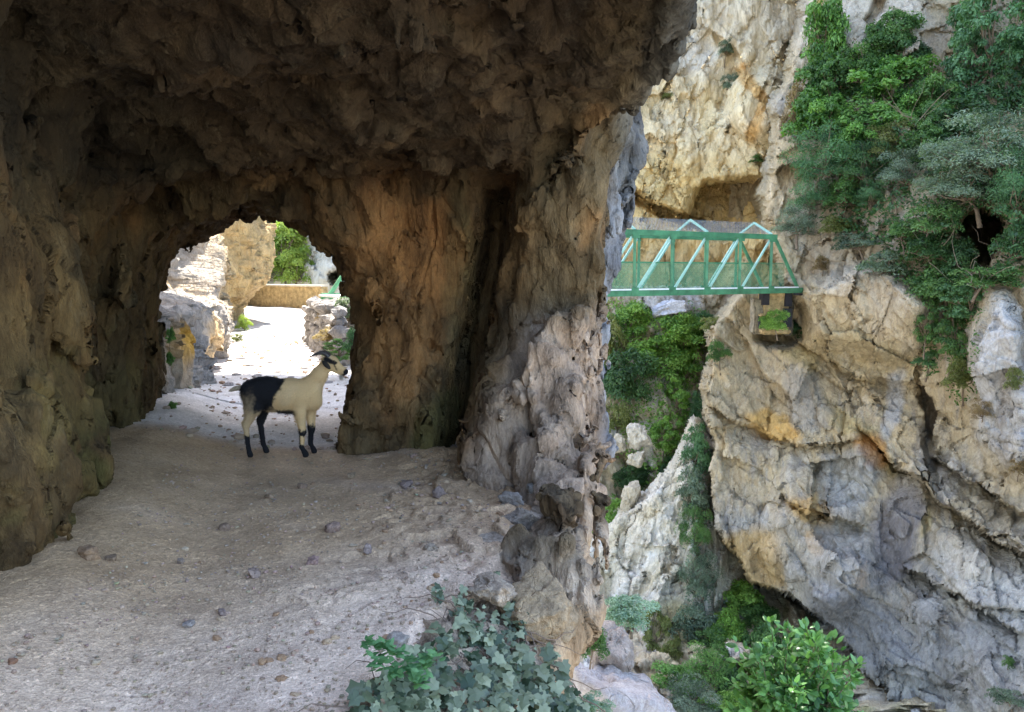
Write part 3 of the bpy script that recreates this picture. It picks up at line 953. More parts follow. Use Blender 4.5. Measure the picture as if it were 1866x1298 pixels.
def far_c0(U, V):
    U2, V2 = pwarp(U, V, .02, 14)
    C = np.tile(np.array([.78, .70, .52], np.float32), (U.shape[0], 1))
    nz = fbm(U * .012, V * .009, U * 0 + 3, 5)
    nv = fbm(U * .04, V * .012, U * 0 + 4, 4)
    C = blend(C, sstep(.0, .5, nz) * .7, (.74, .72, .68))
    C = blend(C, sstep(-.05, -.5, nz) * .6, (.72, .60, .34))
    C = blend(C, sstep(.15, .5, nv) * .4, (.70, .68, .64))
    C = blend(C, sstep(180, 60, V2) * sstep(1000, 1100, U2) * .6, (.72, .71, .68))
    C = blend(C, sstep(250, 340, V2) * sstep(1000, 1100, U2) * .75, (.72, .56, .26))
    C = blend(C, stroke(U2, V2, [(1360, 130), (1390, 190), (1375, 245)], 20) * .8, (.66, .42, .16))
    C = blend(C, ell(U2, V2, 1240, 95, 60, 40) * .7, (.66, .65, .64))
    C = blend(C, sstep(420, 480, V2) * sstep(1000, 1100, U2) * .6, (.50, .40, .24))
    C = blend(C, sstep(900, 700, U2) * .8, (.45, .46, .46))
    return C

us = seg((-300, 280, 20), (280, 680, 110), (680, 1060, 50), (1060, 1520, 230), (1520, 1800, 10))
vs = seg((-2000, -60, 70), (-60, 640, 300), (640, 900, 10))
def far_keep(U, V):
    # the left part of the far cliff is lower, so that the sun reaches the path
    return V > np.interp(U, [-300, 300, 640, 680, 690], [120, 60, 0, -1200, -2100])
o = sheet("cliff", us, vs, far_y, far_c, M_far, far_keep)
tag(o, "pale cream and ochre far cliff with an arched cave behind the bridge", "cliff", kind='structure')

# the overgrown valley slope between
def val_y(U, V, s, e):
    y0 = itp(V, [380, 520, 700, 900, 1100, 1300, 1700], [58, 55, 50, 45, 37, 28, 17]) + 0 * U
    y = y0 + relief(s, e, y0, 9, 1.2, 2.0, .5)
    return y.astype(np.float32)

def val_c(U, V, x, y, z):
    C = np.tile(np.array([.50, .42, .28], np.float32), (U.shape[0], 1))
    nz = fbm(U * .02, V * .02, U * 0 + 3, 5)
    C = blend(C, sstep(.05, .4, nz) * .8, (.55, .54, .52))
    C = blend(C, sstep(-.05, -.4, nz) * .8, (.20, .20, .08))
    C = blend(C, ell(U, V, 1220, 560, 60, 40) * .7, (.52, .50, .46))
    return C

us = seg((900, 1060, 12), (1060, 1500, 200), (1500, 2100, 20))
vs = seg((522, 1330, 330), (1330, 1900, 20))
o = sheet("hillside", us, vs, val_y, val_c, M_cliff)
tag(o, "overgrown rocky slope under the bridge", "hillside", kind='structure')

# pale rock ridge standing up from the slope
RT_U = [1040, 1100, 1130, 1180, 1210, 1240, 1262, 1290, 1330]
RT_V = [1010, 985, 945, 915, 885, 830, 780, 800, 860]
def ridge_y(U, V, s, e):
    vt = np.interp(U, RT_U, RT_V) + 8 * gnoise(U * .05, U * 0, U * 0)
    d = V - vt
    y0 = 37 - .012 * np.maximum(d, 0) + 0 * U
    y = y0 + relief(s, e, y0, 12, .55, .9, -1.2) + .02 * np.abs(U - 1200)
    y = y + np.where(d < 0, np.minimum(-d, 60) * .22, 0)
    return y.astype(np.float32)
def ridge_c(U, V, x, y, z):
    C = np.tile(np.array([.54, .49, .38], np.float32), (U.shape[0], 1))
    nz = fbm(U * .03 + V * .02, V * .012, U * 0 + 3, 5)
    C = blend(C, sstep(.05, .4, nz) * .6, (.60, .58, .54))
    C = blend(C, sstep(-.05, -.45, nz) * .7, (.45, .38, .24))
    C = blend(C, ell(U, V, 1230, 1150, 50, 60) * .8, (.42, .36, .18))
    return C
us = seg((1040, 1330, 150), (1330, 1400, 10))
vs = seg((740, 1330, 300), (1330, 1700, 12))
def ridge_keep(U, V):
    return V > np.interp(U, RT_U, RT_V) - 25
o = sheet("rock_ridge", us, vs, ridge_y, ridge_c, M_cliff, ridge_keep)
tag(o, "pale ribbed limestone ridge low in the gorge", "rock", kind='structure')

# gorge floor
me = mesh_np("ground", [(-250, -250, -34), (250, -250, -34), (250, 250, -34), (-250, 250, -34)], [(0, 1, 2, 3)])
o = link("ground", me, plain_mat("gorge_floor", (.25, .23, .2), .9, .3, .4))
tag(o, "stony gorge floor far below", "ground", kind='structure')

# boulders lying in the gorge
bould = [
    (1130, 1310, 12.5, (1.25, 1.3, .75), (.46, .42, .40), "broad grey slab at the bottom of the gorge view below the ledge"),
    (1112, 1190, 13.5, (.38, .5, .62), (.38, .32, .27), "upright brown rock under the silvery shrub"),
    (1163, 795, 44, (.7, .8, .8), (.58, .53, .42), "white boulder among the greenery at mid slope"),
    (1160, 840, 43, (.55, .6, .45), (.52, .46, .34), "smaller pale boulder just under the white boulder"),
    (1128, 810, 44, (.5, .5, .6), (.52, .46, .34), "small white rock beside the grey pillar edge"),
    (1215, 562, 51, (1.3, 1.0, .6), (.55, .56, .58), "grey rock patch right under the bridge deck"),
    (1642, 352, 32.5, (.45, .6, .5), (.62, .60, .58), "white rock poking out between the right hand trees"),
    (1588, 398, 33, (.5, .6, .55), (.52, .46, .38), "tan rock under the right hand trees"),
    (1150, 905, 40, (.5, .7, .9), (.52, .46, .34), "pale rock rib left of the ribbed ridge"),
]
M_bould = rock_mat("boulder", .8, (1, 1, .7), (.03, .05, .02), var=.2, lich=.3)
for i, (u, v, y_, sc, col, lab) in enumerate(bould):
    me = stone_mesh("boulder", i + 90, 5, sc, .5, col, .9)
    o = link("boulder", me, M_bould)
    o.location = at(u, v, y_)
    o.rotation_euler = (0, math.radians(28) if i == 0 else R.uniform(-.3, .3), .4 if i == 0 else R.uniform(0, 6))
    tag(o, lab, "boulder", "boulders in the gorge")

# ------------------------------------------------------------------ beyond the tunnel: rock bank, cliff, parapet, low wall
ysb = seg((9.0, 20, 240), (20, 46, 220))
zsb = seg((-.4, 3.2, 130), (3.2, 6.5, 60))
YB, ZB = np.meshgrid(ysb, zsb)
def bank_x(y, z):
    base = itp(y, PL_Y, PL_X) - .05
    ht = itp(y, [9, 12, 15, 17, 20, 24, 46], [1.0, 1.05, .95, .6, .5, 4.0, 4.5]) + .25 * gnoise(y * .9, y * 0, y * 0)
    back = sstep(0, .5, z - ht) * itp(y, [9, 17, 22, 26], [2.0, 1.6, .8, 0]) + np.maximum(z - ht, 0) * itp(y, [9, 18, 24, 26], [.45, .4, .25, .1])
    x = base - back
    x = x + .35 * fbm(y * .5, z * .6, y * 0, 4) + .35 * facets(y * .8, z * .9, y * 0, 4) + .10 * facets(y * 2.4, z * 2.8, y * 0, 5)
    x = x + 1.3 * np.exp(-((y - 26.5) / 2.2) ** 2) * sstep(.3, 1.5, z)
    return x
XB = bank_x(YB.ravel(), ZB.ravel()).reshape(YB.shape)
me = mesh_np("bank", np.stack([XB, YB, ZB], -1).reshape(-1, 3), grid_faces(*YB.shape)[:, ::-1])
yb_, zb_ = YB.ravel(), ZB.ravel()
C = np.tile(np.array([.36, .33, .29], np.float32), (len(yb_), 1))
nb = fbm(yb_ * .4, zb_ * .5, yb_ * 0, 4)
C = blend(C, sstep(.0, .3, nb) * .8, (.55, .38, .18))
C = blend(C, sstep(20, 24, yb_) * .8, (.50, .35, .16))
C = blend(C, sstep(9.3, 10.5, yb_) * sstep(11.4, 10.6, yb_) * sstep(1.1, .8, zb_) * sstep(.3, .6, zb_), (.58, .33, .06))
set_col(me, C)
o = link("bank", me, M_bank)
tag(o, "pale and orange rock bank left of the path beyond the tunnel", "rock bank", kind='structure')

def box_bm(bm, c, s, rz=0, rot=None):
    m = Matrix.Translation(c) @ (rot if rot is not None else Matrix.Rotation(rz, 4, 'Z')) @ Matrix.Diagonal((*s, 1))
    bmesh.ops.create_cube(bm, size=1, matrix=m)

def bm_obj(name, bm, mat, parent=None, bev=0, smooth=False):
    if bev:
        bmesh.ops.bevel(bm, geom=bm.edges[:], offset=bev, segments=2, affect='EDGES')
    me = bpy.data.meshes.new(name)
    bm.to_mesh(me); bm.free()
    if smooth:
        for p in me.polygons: p.use_smooth = True
    return link(name, me, mat, parent)

M_ochre = plain_mat("ochre_masonry", (.42, .31, .15), .9, 5, .5, .06)
pA, pB = at(452, 556, 38.5), at(592, 549, 35.5)
dv = pB - pA
w = empty("parapet_wall", (pA + pB) / 2, math.atan2(dv.y, dv.x))
tag(w, "low ochre parapet wall across the end of the sunlit path", "wall")
Lw = dv.length
bm = bmesh.new(); box_bm(bm, (0, 0, .28), (Lw, .38, 1.0))
bmesh.ops.subdivide_edges(bm, edges=bm.edges[:], cuts=6, use_grid_fill=True)
for q in bm.verts: q.co += Vector((0, R.uniform(-.012, .012), R.uniform(-.012, .012)))
bm_obj("wall_body", bm, M_ochre, w)
bm = bmesh.new(); box_bm(bm, (0, 0, .82), (Lw + .08, .46, .08))
bm_obj("coping", bm, plain_mat("parapet_coping", (.6, .55, .45), .9, 4, .2), w, .015)

# low rubble wall on the gorge side of the path
def rubble(name, p0, p1, hgt, thick, seed, col, mat):
    n = 70
    v, f = ICO[2]
    rr = np.random.RandomState(seed)
    p0, p1 = np.array(p0), np.array(p1)
    A, Fs, k = [], [], 0
    ln = np.linalg.norm(p1 - p0)
    rows = max(3, int(hgt / .17))
    for r_ in range(rows):
        for c_ in range(int(ln / .3)):
            for side in (0, 1):
                t = (c_ + rr.rand()) * .3 / ln
                s_ = rr.uniform(.12, .22)
                p = p0 + (p1 - p0) * t + np.array([(side - .5) * thick, 0, (r_ + .4) * .17])
                if p[2] - p0[2] > hgt * (1 - .25 * math.sin(t * 9)): continue
                q = v * s_ * np.array([rr.uniform(.8, 1.2), rr.uniform(.8, 1.2), rr.uniform(.55, .8)])
                q = q * (1 + .4 * facets(v[:, 0] * 1.2 + k * .7, v[:, 1] * 1.2, v[:, 2] * 1.2, 1))[:, None]
                A.append(q + p); Fs.append(f + k * len(v)); k += 1
    me = mesh_np(name, np.concatenate(A), np.concatenate(Fs), False)
    cc = np.repeat(np.array(col)[None] * rr.uniform(.7, 1.2, (k, 1)), len(v), 0)
    set_col(me, cc)
    return link(name, me, mat)
o = rubble("rubble_wall", (-2.6, 13.5, 0), (-4.35, 18.4, 0), 1.15, .6, 3, (.30, .28, .26), M_bould)
tag(o, "grey rubble stone wall on the gorge side of the bright path", "wall")

# near-black for the bearings and the painted shade of the abutment recesses
M_black = plain_mat("bearing_and_recess_shade", (.03, .03, .035), .95)

# ------------------------------------------------------------------ plants
def crown_arrays(seed, nclump, nleaf, leaf, flat=.8, spread=1.0, droop=0.0, hollow=.35, lumpr=(.22, .42)):
    r = np.random.RandomState(seed)
    d = r.normal(size=(nclump, 3)); d /= np.linalg.norm(d, axis=1, keepdims=True)
    rad = r.uniform(hollow, .82, nclump)[:, None]
    cc = d * rad * np.array([1, 1, flat])
    cr = r.uniform(*lumpr, nclump)
    k = r.randint(0, nclump, nleaf)
    q = r.normal(size=(nleaf, 3)); q /= np.linalg.norm(q, axis=1, keepdims=True)
    q[:, 2] = np.where(q[:, 2] < -.2, -q[:, 2] * .7, q[:, 2])
    P = cc[k] + q * (cr[k] * r.uniform(.45, 1.08, nleaf) ** .6)[:, None]
    P[:, 2] -= droop * (P[:, 0] ** 2 + P[:, 1] ** 2)
    nrm = q + r.normal(size=(nleaf, 3)) * .55 + np.array([0, 0, .45])
    nrm /= np.linalg.norm(nrm, axis=1, keepdims=True)
    t = np.cross(nrm, r.normal(size=(nleaf, 3))); t /= np.linalg.norm(t, axis=1, keepdims=True)
    b = np.cross(nrm, t)
    L_ = leaf * r.uniform(.6, 1.3, nleaf)[:, None]
    W_ = L_ * spread * .55
    v = np.stack([P - t * L_, P + b * W_ - nrm * L_ * .15, P + t * L_, P - b * W_ - nrm * L_ * .15], 1).reshape(-1, 3)
    f = np.arange(nleaf * 4).reshape(-1, 4)
    rnd = np.clip(.45 + .35 * (r.rand(nclump)[k] - .5) * 2 + .7 * (r.rand(nleaf) - .5), 0, 1)
    return v.astype(np.float32), f, rnd.astype(np.float32), cc, cr

def set_rnd(me, rnd):
    a = me.attributes.new("rnd", 'FLOAT', 'FACE')
    a.data.foreach_set("value", rnd)

def tubes(name, paths, sides=6):
    """paths: list of (points, radii). One mesh of tapered tubes."""
    A, Fs, k = [], [], 0
    for pts, rad in paths:
        pts = np.array(pts, np.float32)
        n = len(pts)
        tg = np.gradient(pts, axis=0)
        tg /= np.linalg.norm(tg, axis=1, keepdims=True) + 1e-9
        ref = np.array([.3, .9, .2]); 
        s1 = np.cross(tg, ref); s1 /= np.linalg.norm(s1, axis=1, keepdims=True) + 1e-9
        s2 = np.cross(tg, s1)
        an = np.arange(sides) / sides * 2 * np.pi
        ring = pts[:, None] + (s1[:, None] * np.cos(an)[None, :, None] + s2[:, None] * np.sin(an)[None, :, None]) * np.array(rad)[:, None, None]
        A.append(ring.reshape(-1, 3))
        i = np.arange(n - 1)[:, None] * sides + np.arange(sides)[None]
        j = np.arange(n - 1)[:, None] * sides + (np.arange(sides)[None] + 1) % sides
        Fs.append(np.stack([i, j, j + sides, i + sides], -1).reshape(-1, 4) + k)
        k += n * sides
    return mesh_np(name, np.concatenate(A), np.concatenate(Fs))

def trunk_mesh(name, seed, cc, cr, drop=1.0, rad=.06, lean=(0, 0)):
    r = np.random.RandomState(seed)
    base = np.array([lean[0], lean[1], -drop])
    fork = np.array([lean[0] * .4, lean[1] * .4, -.45])
    paths = [([base, (base + fork) / 2 + r.normal(size=3) * .05, fork], [rad, rad * .8, rad * .65])]
    for c in cc[r.permutation(len(cc))[:min(16, len(cc))]]:
        m1 = fork + (c - fork) * .45 + r.normal(size=3) * .06
        paths.append(([fork, m1, c, c + (c - m1) * .35], [rad * .5, rad * .32, rad * .16, rad * .04]))
    return tubes(name, paths)

SHRUB = []
for k, (nc, nl, lf, flat, sprd, dr, hol, lr) in enumerate([
        (34, 6500, .050, .85, 1.0, .0, .25, (.20, .38)),
        (26, 6500, .050, .75, .9, .1, .35, (.24, .42)),
        (42, 7000, .046, 1.1, .9, .0, .2, (.18, .32)),
        (30, 7500, .036, .8, .5, .05, .3, (.2, .4)),
        (22, 3600, .050, .7, .8, .2, .3, (.2, .34)),
        (60, 7000, .042, 1.0, .9, .0, .5, (.12, .24))]):
    v_, f_, rn, cc, cr = crown_arrays(100 + k, nc, nl, lf, flat, sprd, dr, hol, lr)
    me = mesh_np("crown", v_, f_, False); set_rnd(me, rn); me.materials.append(L['green'])
    tm = trunk_mesh("trunk", 200 + k, cc, cr, 1.15, .05, (.25 * (-1) ** k, .2)); tm.materials.append(M_bark)
    SHRUB.append((me, tm))

def shrub(loc, rx, ry, rz, kind, var, label, cat="shrub", group=None, name="shrub", yaw=None, tilt=0):
    e = empty(name, (loc[0], loc[1], loc[2] - rz * .9))
    tag(e, label, cat, group)
    cm, tm = SHRUB[var]
    yw = R.uniform(0, 6.28) if yaw is None else yaw
    for nm, md in (("crown", cm), ("trunk", tm)):
        o = bpy.data.objects.new(nm, md)
        S.collection.objects.link(o)
        o.parent = e
        o.location = (0, 0, rz * .9)
        o.scale = (rx, ry, rz)
        o.rotation_euler = (tilt, 0, yw)
        if nm == "crown":
            o.material_slots[0].link = 'OBJECT'
            o.material_slots[0].material = L[kind]
    return e

def my(u, v):   # distance of the massif at a photo pixel
    s, e = uv_to_se(u, v)
    return float(massif_y(np.array([[u]], np.float32), np.array([[v]], np.float32), np.array([[s]], np.float32), np.array([[e]], np.float32))[0, 0])
def vy(u, v):
    s, e = uv_to_se(u, v)
    return float(val_y(np.array([[u]], np.float32), np.array([[v]], np.float32), np.array([[s]], np.float32), np.array([[e]], np.float32))[0, 0])
def ry_(u, v):
    s, e = uv_to_se(u, v)
    return float(ridge_y(np.array([[u]], np.float32), np.array([[v]], np.float32), np.array([[s]], np.float32), np.array([[e]], np.float32))[0, 0])
def fy(u, v):
    s, e = uv_to_se(u, v)
    return float(far_y(np.array([[u]], np.float32), np.array([[v]], np.float32), np.array([[s]], np.float32), np.array([[e]], np.float32))[0, 0])

PL = [  # surface, u, v, ru, rv (px), leaf kind, variant, name, label
    ('m', 1418, 98, 52, 58, 'bright', 1, 'tree', "bright green bushy tree clinging leftmost to the upper right cliff"),
    ('m', 1505, 70, 44, 66, 'bright', 0, 'tree', "tall narrow bright green tree at the top of the right cliff"),
    ('m', 1515, 150, 50, 52, 'green', 0, 'tree', "green tree directly beneath the tall narrow one"),
    ('m', 1628, 62, 38, 36, 'green', 1, 'tree', "green tree under the dark crack at the top edge"),
    ('m', 1655, 100, 34, 34, 'dark', 1, 'shrub', "dark green shrub between the top tree and the white slab"),
    ('m', 1575, 125, 42, 40, 'green', 2, 'tree', "mid green tree in the centre of the upper clump"),
    ('m', 1490, 215, 56, 50, 'bright', 0, 'tree', "yellowish green tree low on the left of the upper clump"),
    ('m', 1630, 150, 62, 44, 'bright', 0, 'tree', "wide bright green tree on the right of the upper clump"),
    ('m', 1600, 215, 56, 44, 'bright', 4, 'tree', "light green tree leaning over bare branches in mid clump"),
    ('m', 1700, 185, 44, 40, 'green', 1, 'tree', "green tree left of the hanging ivy mass"),
    ('m', 1455, 195, 30, 55, 'dry', 4, 'shrub', "dry grey brown twigs hanging under the leftmost tree"),
    ('m', 1510, 285, 52, 46, 'teal', 3, 'tree', "blue green tree under the yellowish tree on the cliff edge"),
    ('m', 1570, 300, 44, 38, 'dark', 3, 'shrub', "dark shrub in the shade in the middle of the clump"),
    ('m', 1625, 262, 46, 34, 'olive', 3, 'shrub', "olive shrub under the bare branches"),
    ('m', 1650, 310, 44, 34, 'grey', 3, 'shrub', "small grey green shrub left of the big grey tree"),
    ('m', 1810, 60, 66, 80, 'teal', 5, 'ivy', "dense blue green ivy mass in the top right corner"),
    ('m', 1775, 130, 46, 56, 'teal', 5, 'ivy', "blue green ivy hanging beside the white slab"),
    ('m', 1850, 160, 40, 46, 'dark', 5, 'ivy', "dark ivy at the right edge below the corner mass"),
    ('m', 1760, 215, 50, 34, 'dark', 1, 'shrub', "dark green shrub between ivy and big grey tree"),
    ('m', 1800, 275, 92, 62, 'grey', 3, 'tree', "big grey green tree at the right above the dark cave"),
    ('m', 1755, 335, 70, 44, 'grey', 3, 'tree', "lower grey green tree just above the dark cave"),
    ('m', 1855, 340, 46, 60, 'teal', 3, 'tree', "teal tree at the right edge beside the dark cave"),
    ('m', 1480, 350, 44, 40, 'teal', 3, 'shrub', "blue green shrub above the end of the bridge"),
    ('m', 1545, 350, 40, 34, 'green', 4, 'shrub', "loose green shrub left of the white rock"),
    ('m', 1450, 405, 40, 28, 'grey', 3, 'shrub', "grey shrub overhanging the bridge end"),
    ('m', 1530, 410, 30, 20, 'olive', 4, 'shrub', "olive tuft below the loose green shrub"),
    ('m', 1700, 400, 40, 36, 'green', 4, 'shrub', "green shrub left of the dark cave"),
    ('m', 1690, 450, 40, 30, 'dark', 1, 'shrub', "dark shrub under the green one left of the cave"),
    ('m', 1845, 440, 30, 46, 'dark', 4, 'shrub', "dark shrub at the right rim of the cave"),
    ('m', 1800, 505, 54, 26, 'green', 4, 'shrub', "green shrub on the sill of the dark cave"),
    ('m', 1610, 480, 44, 34, 'grey', 4, 'shrub', "thin grey shrub on the pale bulge"),
    ('m', 1500, 480, 18, 18, 'dry', 4, 'shrub', "dry tuft on the pale rock beside the bridge end"),
    ('m', 1590, 355, 30, 24, 'teal', 3, 'shrub', "teal shrub left of the white rock under the loose green shrub"),
    ('m', 1560, 265, 40, 34, 'bright', 1, 'tree', "bright tree between the yellowish tree and the bare branches"),
    ('m', 1690, 265, 40, 36, 'green', 2, 'tree', "mid green tree above the lower grey tree"),
    ('m', 1660, 215, 40, 36, 'bright', 1, 'tree', "light green tree left of the ivy mass and above the big grey tree"),
    ('m', 1640, 420, 34, 26, 'green', 4, 'shrub', "sparse green shrub right of the tan rock"),
    ('m', 1560, 440, 34, 22, 'grey', 4, 'shrub', "grey scrub over the pale bulge's upper edge"),
    ('m', 1740, 470, 34, 34, 'dark', 1, 'shrub', "dark shrub at the left rim of the cave"),
    ('m', 1790, 390, 40, 24, 'green', 4, 'shrub', "green fringe hanging over the top of the cave"),
    ('m', 1715, 520, 44, 32, 'green', 1, 'ivy', "green ivy at the top of the hanging strip"),
    ('m', 1765, 545, 40, 34, 'teal', 5, 'ivy', "blue green ivy along the top edge of the grey slab"),
    ('m', 1690, 585, 24, 40, 'green', 5, 'ivy', "ivy on the left branch of the hanging strip"),
    ('m', 1750, 610, 34, 44, 'green', 5, 'ivy', "ivy on the right branch of the hanging strip"),
    ('m', 1755, 680, 30, 36, 'olive', 4, 'ivy', "olive ivy at the lower end of the hanging strip"),
    ('m', 1695, 655, 22, 24, 'teal', 4, 'ivy', "thin ivy at the lower left end of the strip"),
    ('m', 1792, 748, 24, 20, 'dry', 3, 'shrub', "round brown dry bush on the grey slab"),
    ('m', 1855, 690, 18, 28, 'olive', 4, 'shrub', "olive tuft at the right edge of the grey slab"),
    ('m', 1860, 850, 20, 18, 'dry', 4, 'shrub', "brown tuft low at the right edge"),
    ('a', 1410, 586, 20, 20, 'lime', 1, 'shrub', "small bright green bush growing before the masonry abutment"),
    ('m', 1446, 600, 20, 18, 'dark', 0, 'shrub', "dark little bush right of the masonry abutment"),
    ('m', 1310, 640, 18, 26, 'green', 4, 'shrub', "green tuft on the cliff left of the abutment"),
    ('m', 1300, 590, 24, 18, 'olive', 4, 'shrub', "olive tuft on top of the cliff spur under the bridge"),
    ('m', 1835, 1270, 26, 18, 'grey', 4, 'shrub', "grey tuft in the lower right corner"),
    ('m', 1840, 1205, 14, 12, 'green', 4, 'shrub', "small green tuft above the grey one in the corner"),
    ('v', 1150, 585, 40, 34, 'lime', 0, 'tree', "green tree below the left part of the bridge"),
    ('v', 1108, 640, 30, 60, 'olive', 1, 'tree', "olive tree against the grey pillar edge"),
    ('v', 1140, 690, 44, 50, 'dark', 1, 'tree', "dark green tree on the shaded left slope"),
    ('v', 1245, 605, 42, 34, 'lime', 0, 'tree', "light yellow green tree in the middle of the gorge"),
    ('v', 1285, 600, 26, 30, 'teal', 1, 'tree', "blue green tree right of the light one"),
    ('v', 1205, 655, 44, 38, 'lime', 1, 'tree', "light green tree lower left of the light yellow one"),
    ('v', 1250, 670, 30, 34, 'lime', 2, 'tree', "green tree against the right cliff's edge"),
    ('v', 1225, 735, 36, 34, 'lime', 5, 'shrub', "green cover on the middle of the mossy slope"),
    ('v', 1215, 795, 34, 26, 'lime', 5, 'shrub', "green cover around the white boulder"),
    ('v', 1130, 760, 34, 34, 'olive', 4, 'shrub', "olive shrub beside the pillar edge"),
    ('v', 1150, 870, 30, 24, 'dark', 1, 'shrub', "dark shrub left of the half hidden boulder"),
    ('v', 1225, 865, 24, 36, 'dark', 1, 'shrub', "dark shrub above the pale ridge"),
    ('v', 1118, 945, 26, 34, 'lime', 1, 'shrub', "green shrub between pillar and pale ridge"),
    ('v', 1272, 760, 16, 34, 'teal', 2, 'shrub', "narrow blue green shrub at the top of the green column"),
    ('r', 1270, 830, 24, 44, 'teal', 2, 'shrub', "second shrub down the green column by the cliff"),
    ('r', 1262, 900, 26, 36, 'grey', 2, 'shrub', "grey green shrub at mid column"),
    ('r', 1270, 970, 28, 44, 'green', 3, 'shrub', "green shrub below the grey one in the column"),
    ('r', 1272, 1050, 34, 44, 'grey', 3, 'shrub', "grey green shrub low in the column"),
    ('r', 1265, 1130, 36, 36, 'grey', 4, 'shrub', "thin grey shrub at the foot of the column"),
    ('r', 1345, 1100, 46, 40, 'lime', 0, 'tree', "bright green tree at the foot of the ochre cliff"),
    ('r', 1320, 1150, 36, 36, 'lime', 1, 'tree', "bright green tree under the first at the cliff foot"),
    ('r', 1385, 1125, 34, 24, 'green', 1, 'shrub', "green shrub behind the big leafy bush"),
    ('r', 1290, 1215, 50, 36, 'bright', 3, 'tree', "green tree low in the gorge left of the leafy bush"),
    ('r', 1330, 1250, 30, 34, 'dark', 1, 'shrub', "dark shrub beside the leafy bush"),
    ('r', 1270, 1280, 56, 34, 'grey', 3, 'shrub', "grey green bush at the bottom edge of the gorge"),
    ('r', 1225, 1180, 20, 24, 'olive', 4, 'shrub', "olive tuft on the rock left of the column"),
    ('r', 1235, 1245, 40, 30, 'bright', 1, 'shrub', "bright shrub low in the gorge above the grey slab"),
    ('r', 1330, 1290, 40, 26, 'lime', 0, 'shrub', "lime green shrub at the bottom edge left of the leafy bush"),
    ('r', 1300, 1175, 30, 28, 'green', 2, 'shrub', "green shrub between the column's foot and the lime trees"),
    ('r', 1195, 1150, 24, 40, 'olive', 5, 'shrub', "olive moss cushion right of the silvery shrub"),
    ('r', 1390, 1175, 34, 40, 'green', 0, 'shrub', "green shrub right behind the top of the leafy bush"),
    ('f', 1215, 175, 12, 8, 'olive', 4, 'shrub', "small olive tuft high on the far cream cliff"),
    ('f', 1325, 85, 16, 20, 'grey', 4, 'shrub', "small grey tuft near the top of the far cliff"),
    ('f', 1330, 150, 14, 20, 'grey', 4, 'shrub', "grey tuft on the middle of the far cliff"),
    ('f', 1380, 290, 16, 10, 'green', 4, 'shrub', "little green tuft above the far cave"),
    ('f', 520, 440, 40, 44, 'yellow', 0, 'tree', "sunlit yellow green tree seen through the tunnel"),
    ('f', 545, 490, 30, 32, 'yellow', 1, 'tree', "lower sunlit tree behind the parapet seen through the tunnel"),
    ('f', 490, 490, 30, 30, 'yellow', 1, 'tree', "pale sunlit tree behind the parapet's left half"),
]
DEP = {'a': lambda u, v: 33.75, 'm': my, 'v': vy, 'r': lambda u, v: min(ry_(u, v), vy(u, v)), 'f': fy}
for sfc, u, v, ru, rv, kind, var, nm, lab in PL:
    y_ = DEP[sfc](u, v)
    rr = ru / FPX * y_
    rz = rv / FPX * y_
    y_ -= rr * .75
    shrub(at(u, v, y_), rr * 1.5, rr * 1.1, rz * 1.5, kind, var, lab, 'tree' if nm == 'tree' else nm,
          {'a': "plants on the right cliff", 'm': "plants on the right cliff", 'v': "plants on the gorge slope", 'r': "plants low in the gorge", 'f': "plants on the far cliff"}[sfc], nm)

def cover(name, n, yfun, mask, kind, leaf, lift, seed, label, cat):
    r = np.random.RandomState(seed)
    U = r.uniform(1060, 1900, n).astype(np.float32); V_ = r.uniform(0, 1300, n).astype(np.float32)
    m = mask(U, V_) * (.5 + .9 * fbm(U * .03, V_ * .03, U * 0 + seed, 4)) > r.rand(n) * .55 + .12
    U, V_ = U[m], V_[m]
    s_, e_ = uv_to_se(U, V_)
    Yd = yfun(U, V_, s_, e_) - lift * r.rand(len(U)) ** 1.5 * (1 + fbm(U * .05, V_ * .05, U * 0 + seed + 3, 2))
    P = np.stack([s_ * Yd, Yd, CAMZ + e_ * Yd], 1)
    k = len(P)
    nr = r.normal(size=(k, 3)) * .6 + np.array([-.2, -.7, .6]); nr /= np.linalg.norm(nr, axis=1, keepdims=True)
    t = np.cross(nr, r.normal(size=(k, 3))); t /= np.linalg.norm(t, axis=1, keepdims=True)
    b = np.cross(nr, t)
    L_ = (leaf * r.uniform(.5, 1.3, k))[:, None]
    v = np.stack([P - t * L_, P + b * L_ * .5, P + t * L_, P - b * L_ * .5], 1).reshape(-1, 3)
    me = mesh_np(name, v, np.arange(k * 4).reshape(-1, 4), False)
    set_rnd(me, np.clip(.45 + .5 * fbm(U * .06, V_ * .06, U * 0, 2) + .6 * (r.rand(k) - .5), 0, 1).astype(np.float32))
    o = link(name, me, L[kind])
    tag(o, label, cat, kind='stuff')
def m_upper(U, V):
    return np.maximum.reduce([ell(U, V, 1590, 210, 150, 130, 20), ell(U, V, 1800, 260, 130, 260, 0), ell(U, V, 1620, 390, 150, 60, 10), ell(U, V, 1690, 470, 90, 60, 30)]) * (1 - ell(U, V, 1695, 95, 50, 34, -45)) * (1 - ell(U, V, 1788, 440, 36, 46))
def m_ivy(U, V):
    return np.maximum.reduce([stroke(U, V, [(1700, 500), (1690, 600), (1700, 670)], 26), stroke(U, V, [(1780, 500), (1755, 600), (1750, 710)], 40), stroke(U, V, [(1640, 500), (1740, 520), (1866, 500)], 26)])
def m_moss(U, V):
    return np.maximum.reduce([ell(U, V, 1200, 740, 90, 150, 0), ell(U, V, 1130, 620, 50, 90, 0), ell(U, V, 1250, 620, 60, 70, 0), ell(U, V, 1120, 960, 40, 60, 0)]) * (V > 545)
def m_low(U, V):
    return np.maximum.reduce([stroke(U, V, [(1262, 800), (1268, 950), (1275, 1120), (1290, 1290)], 40), ell(U, V, 1330, 1180, 70, 110, 20)])
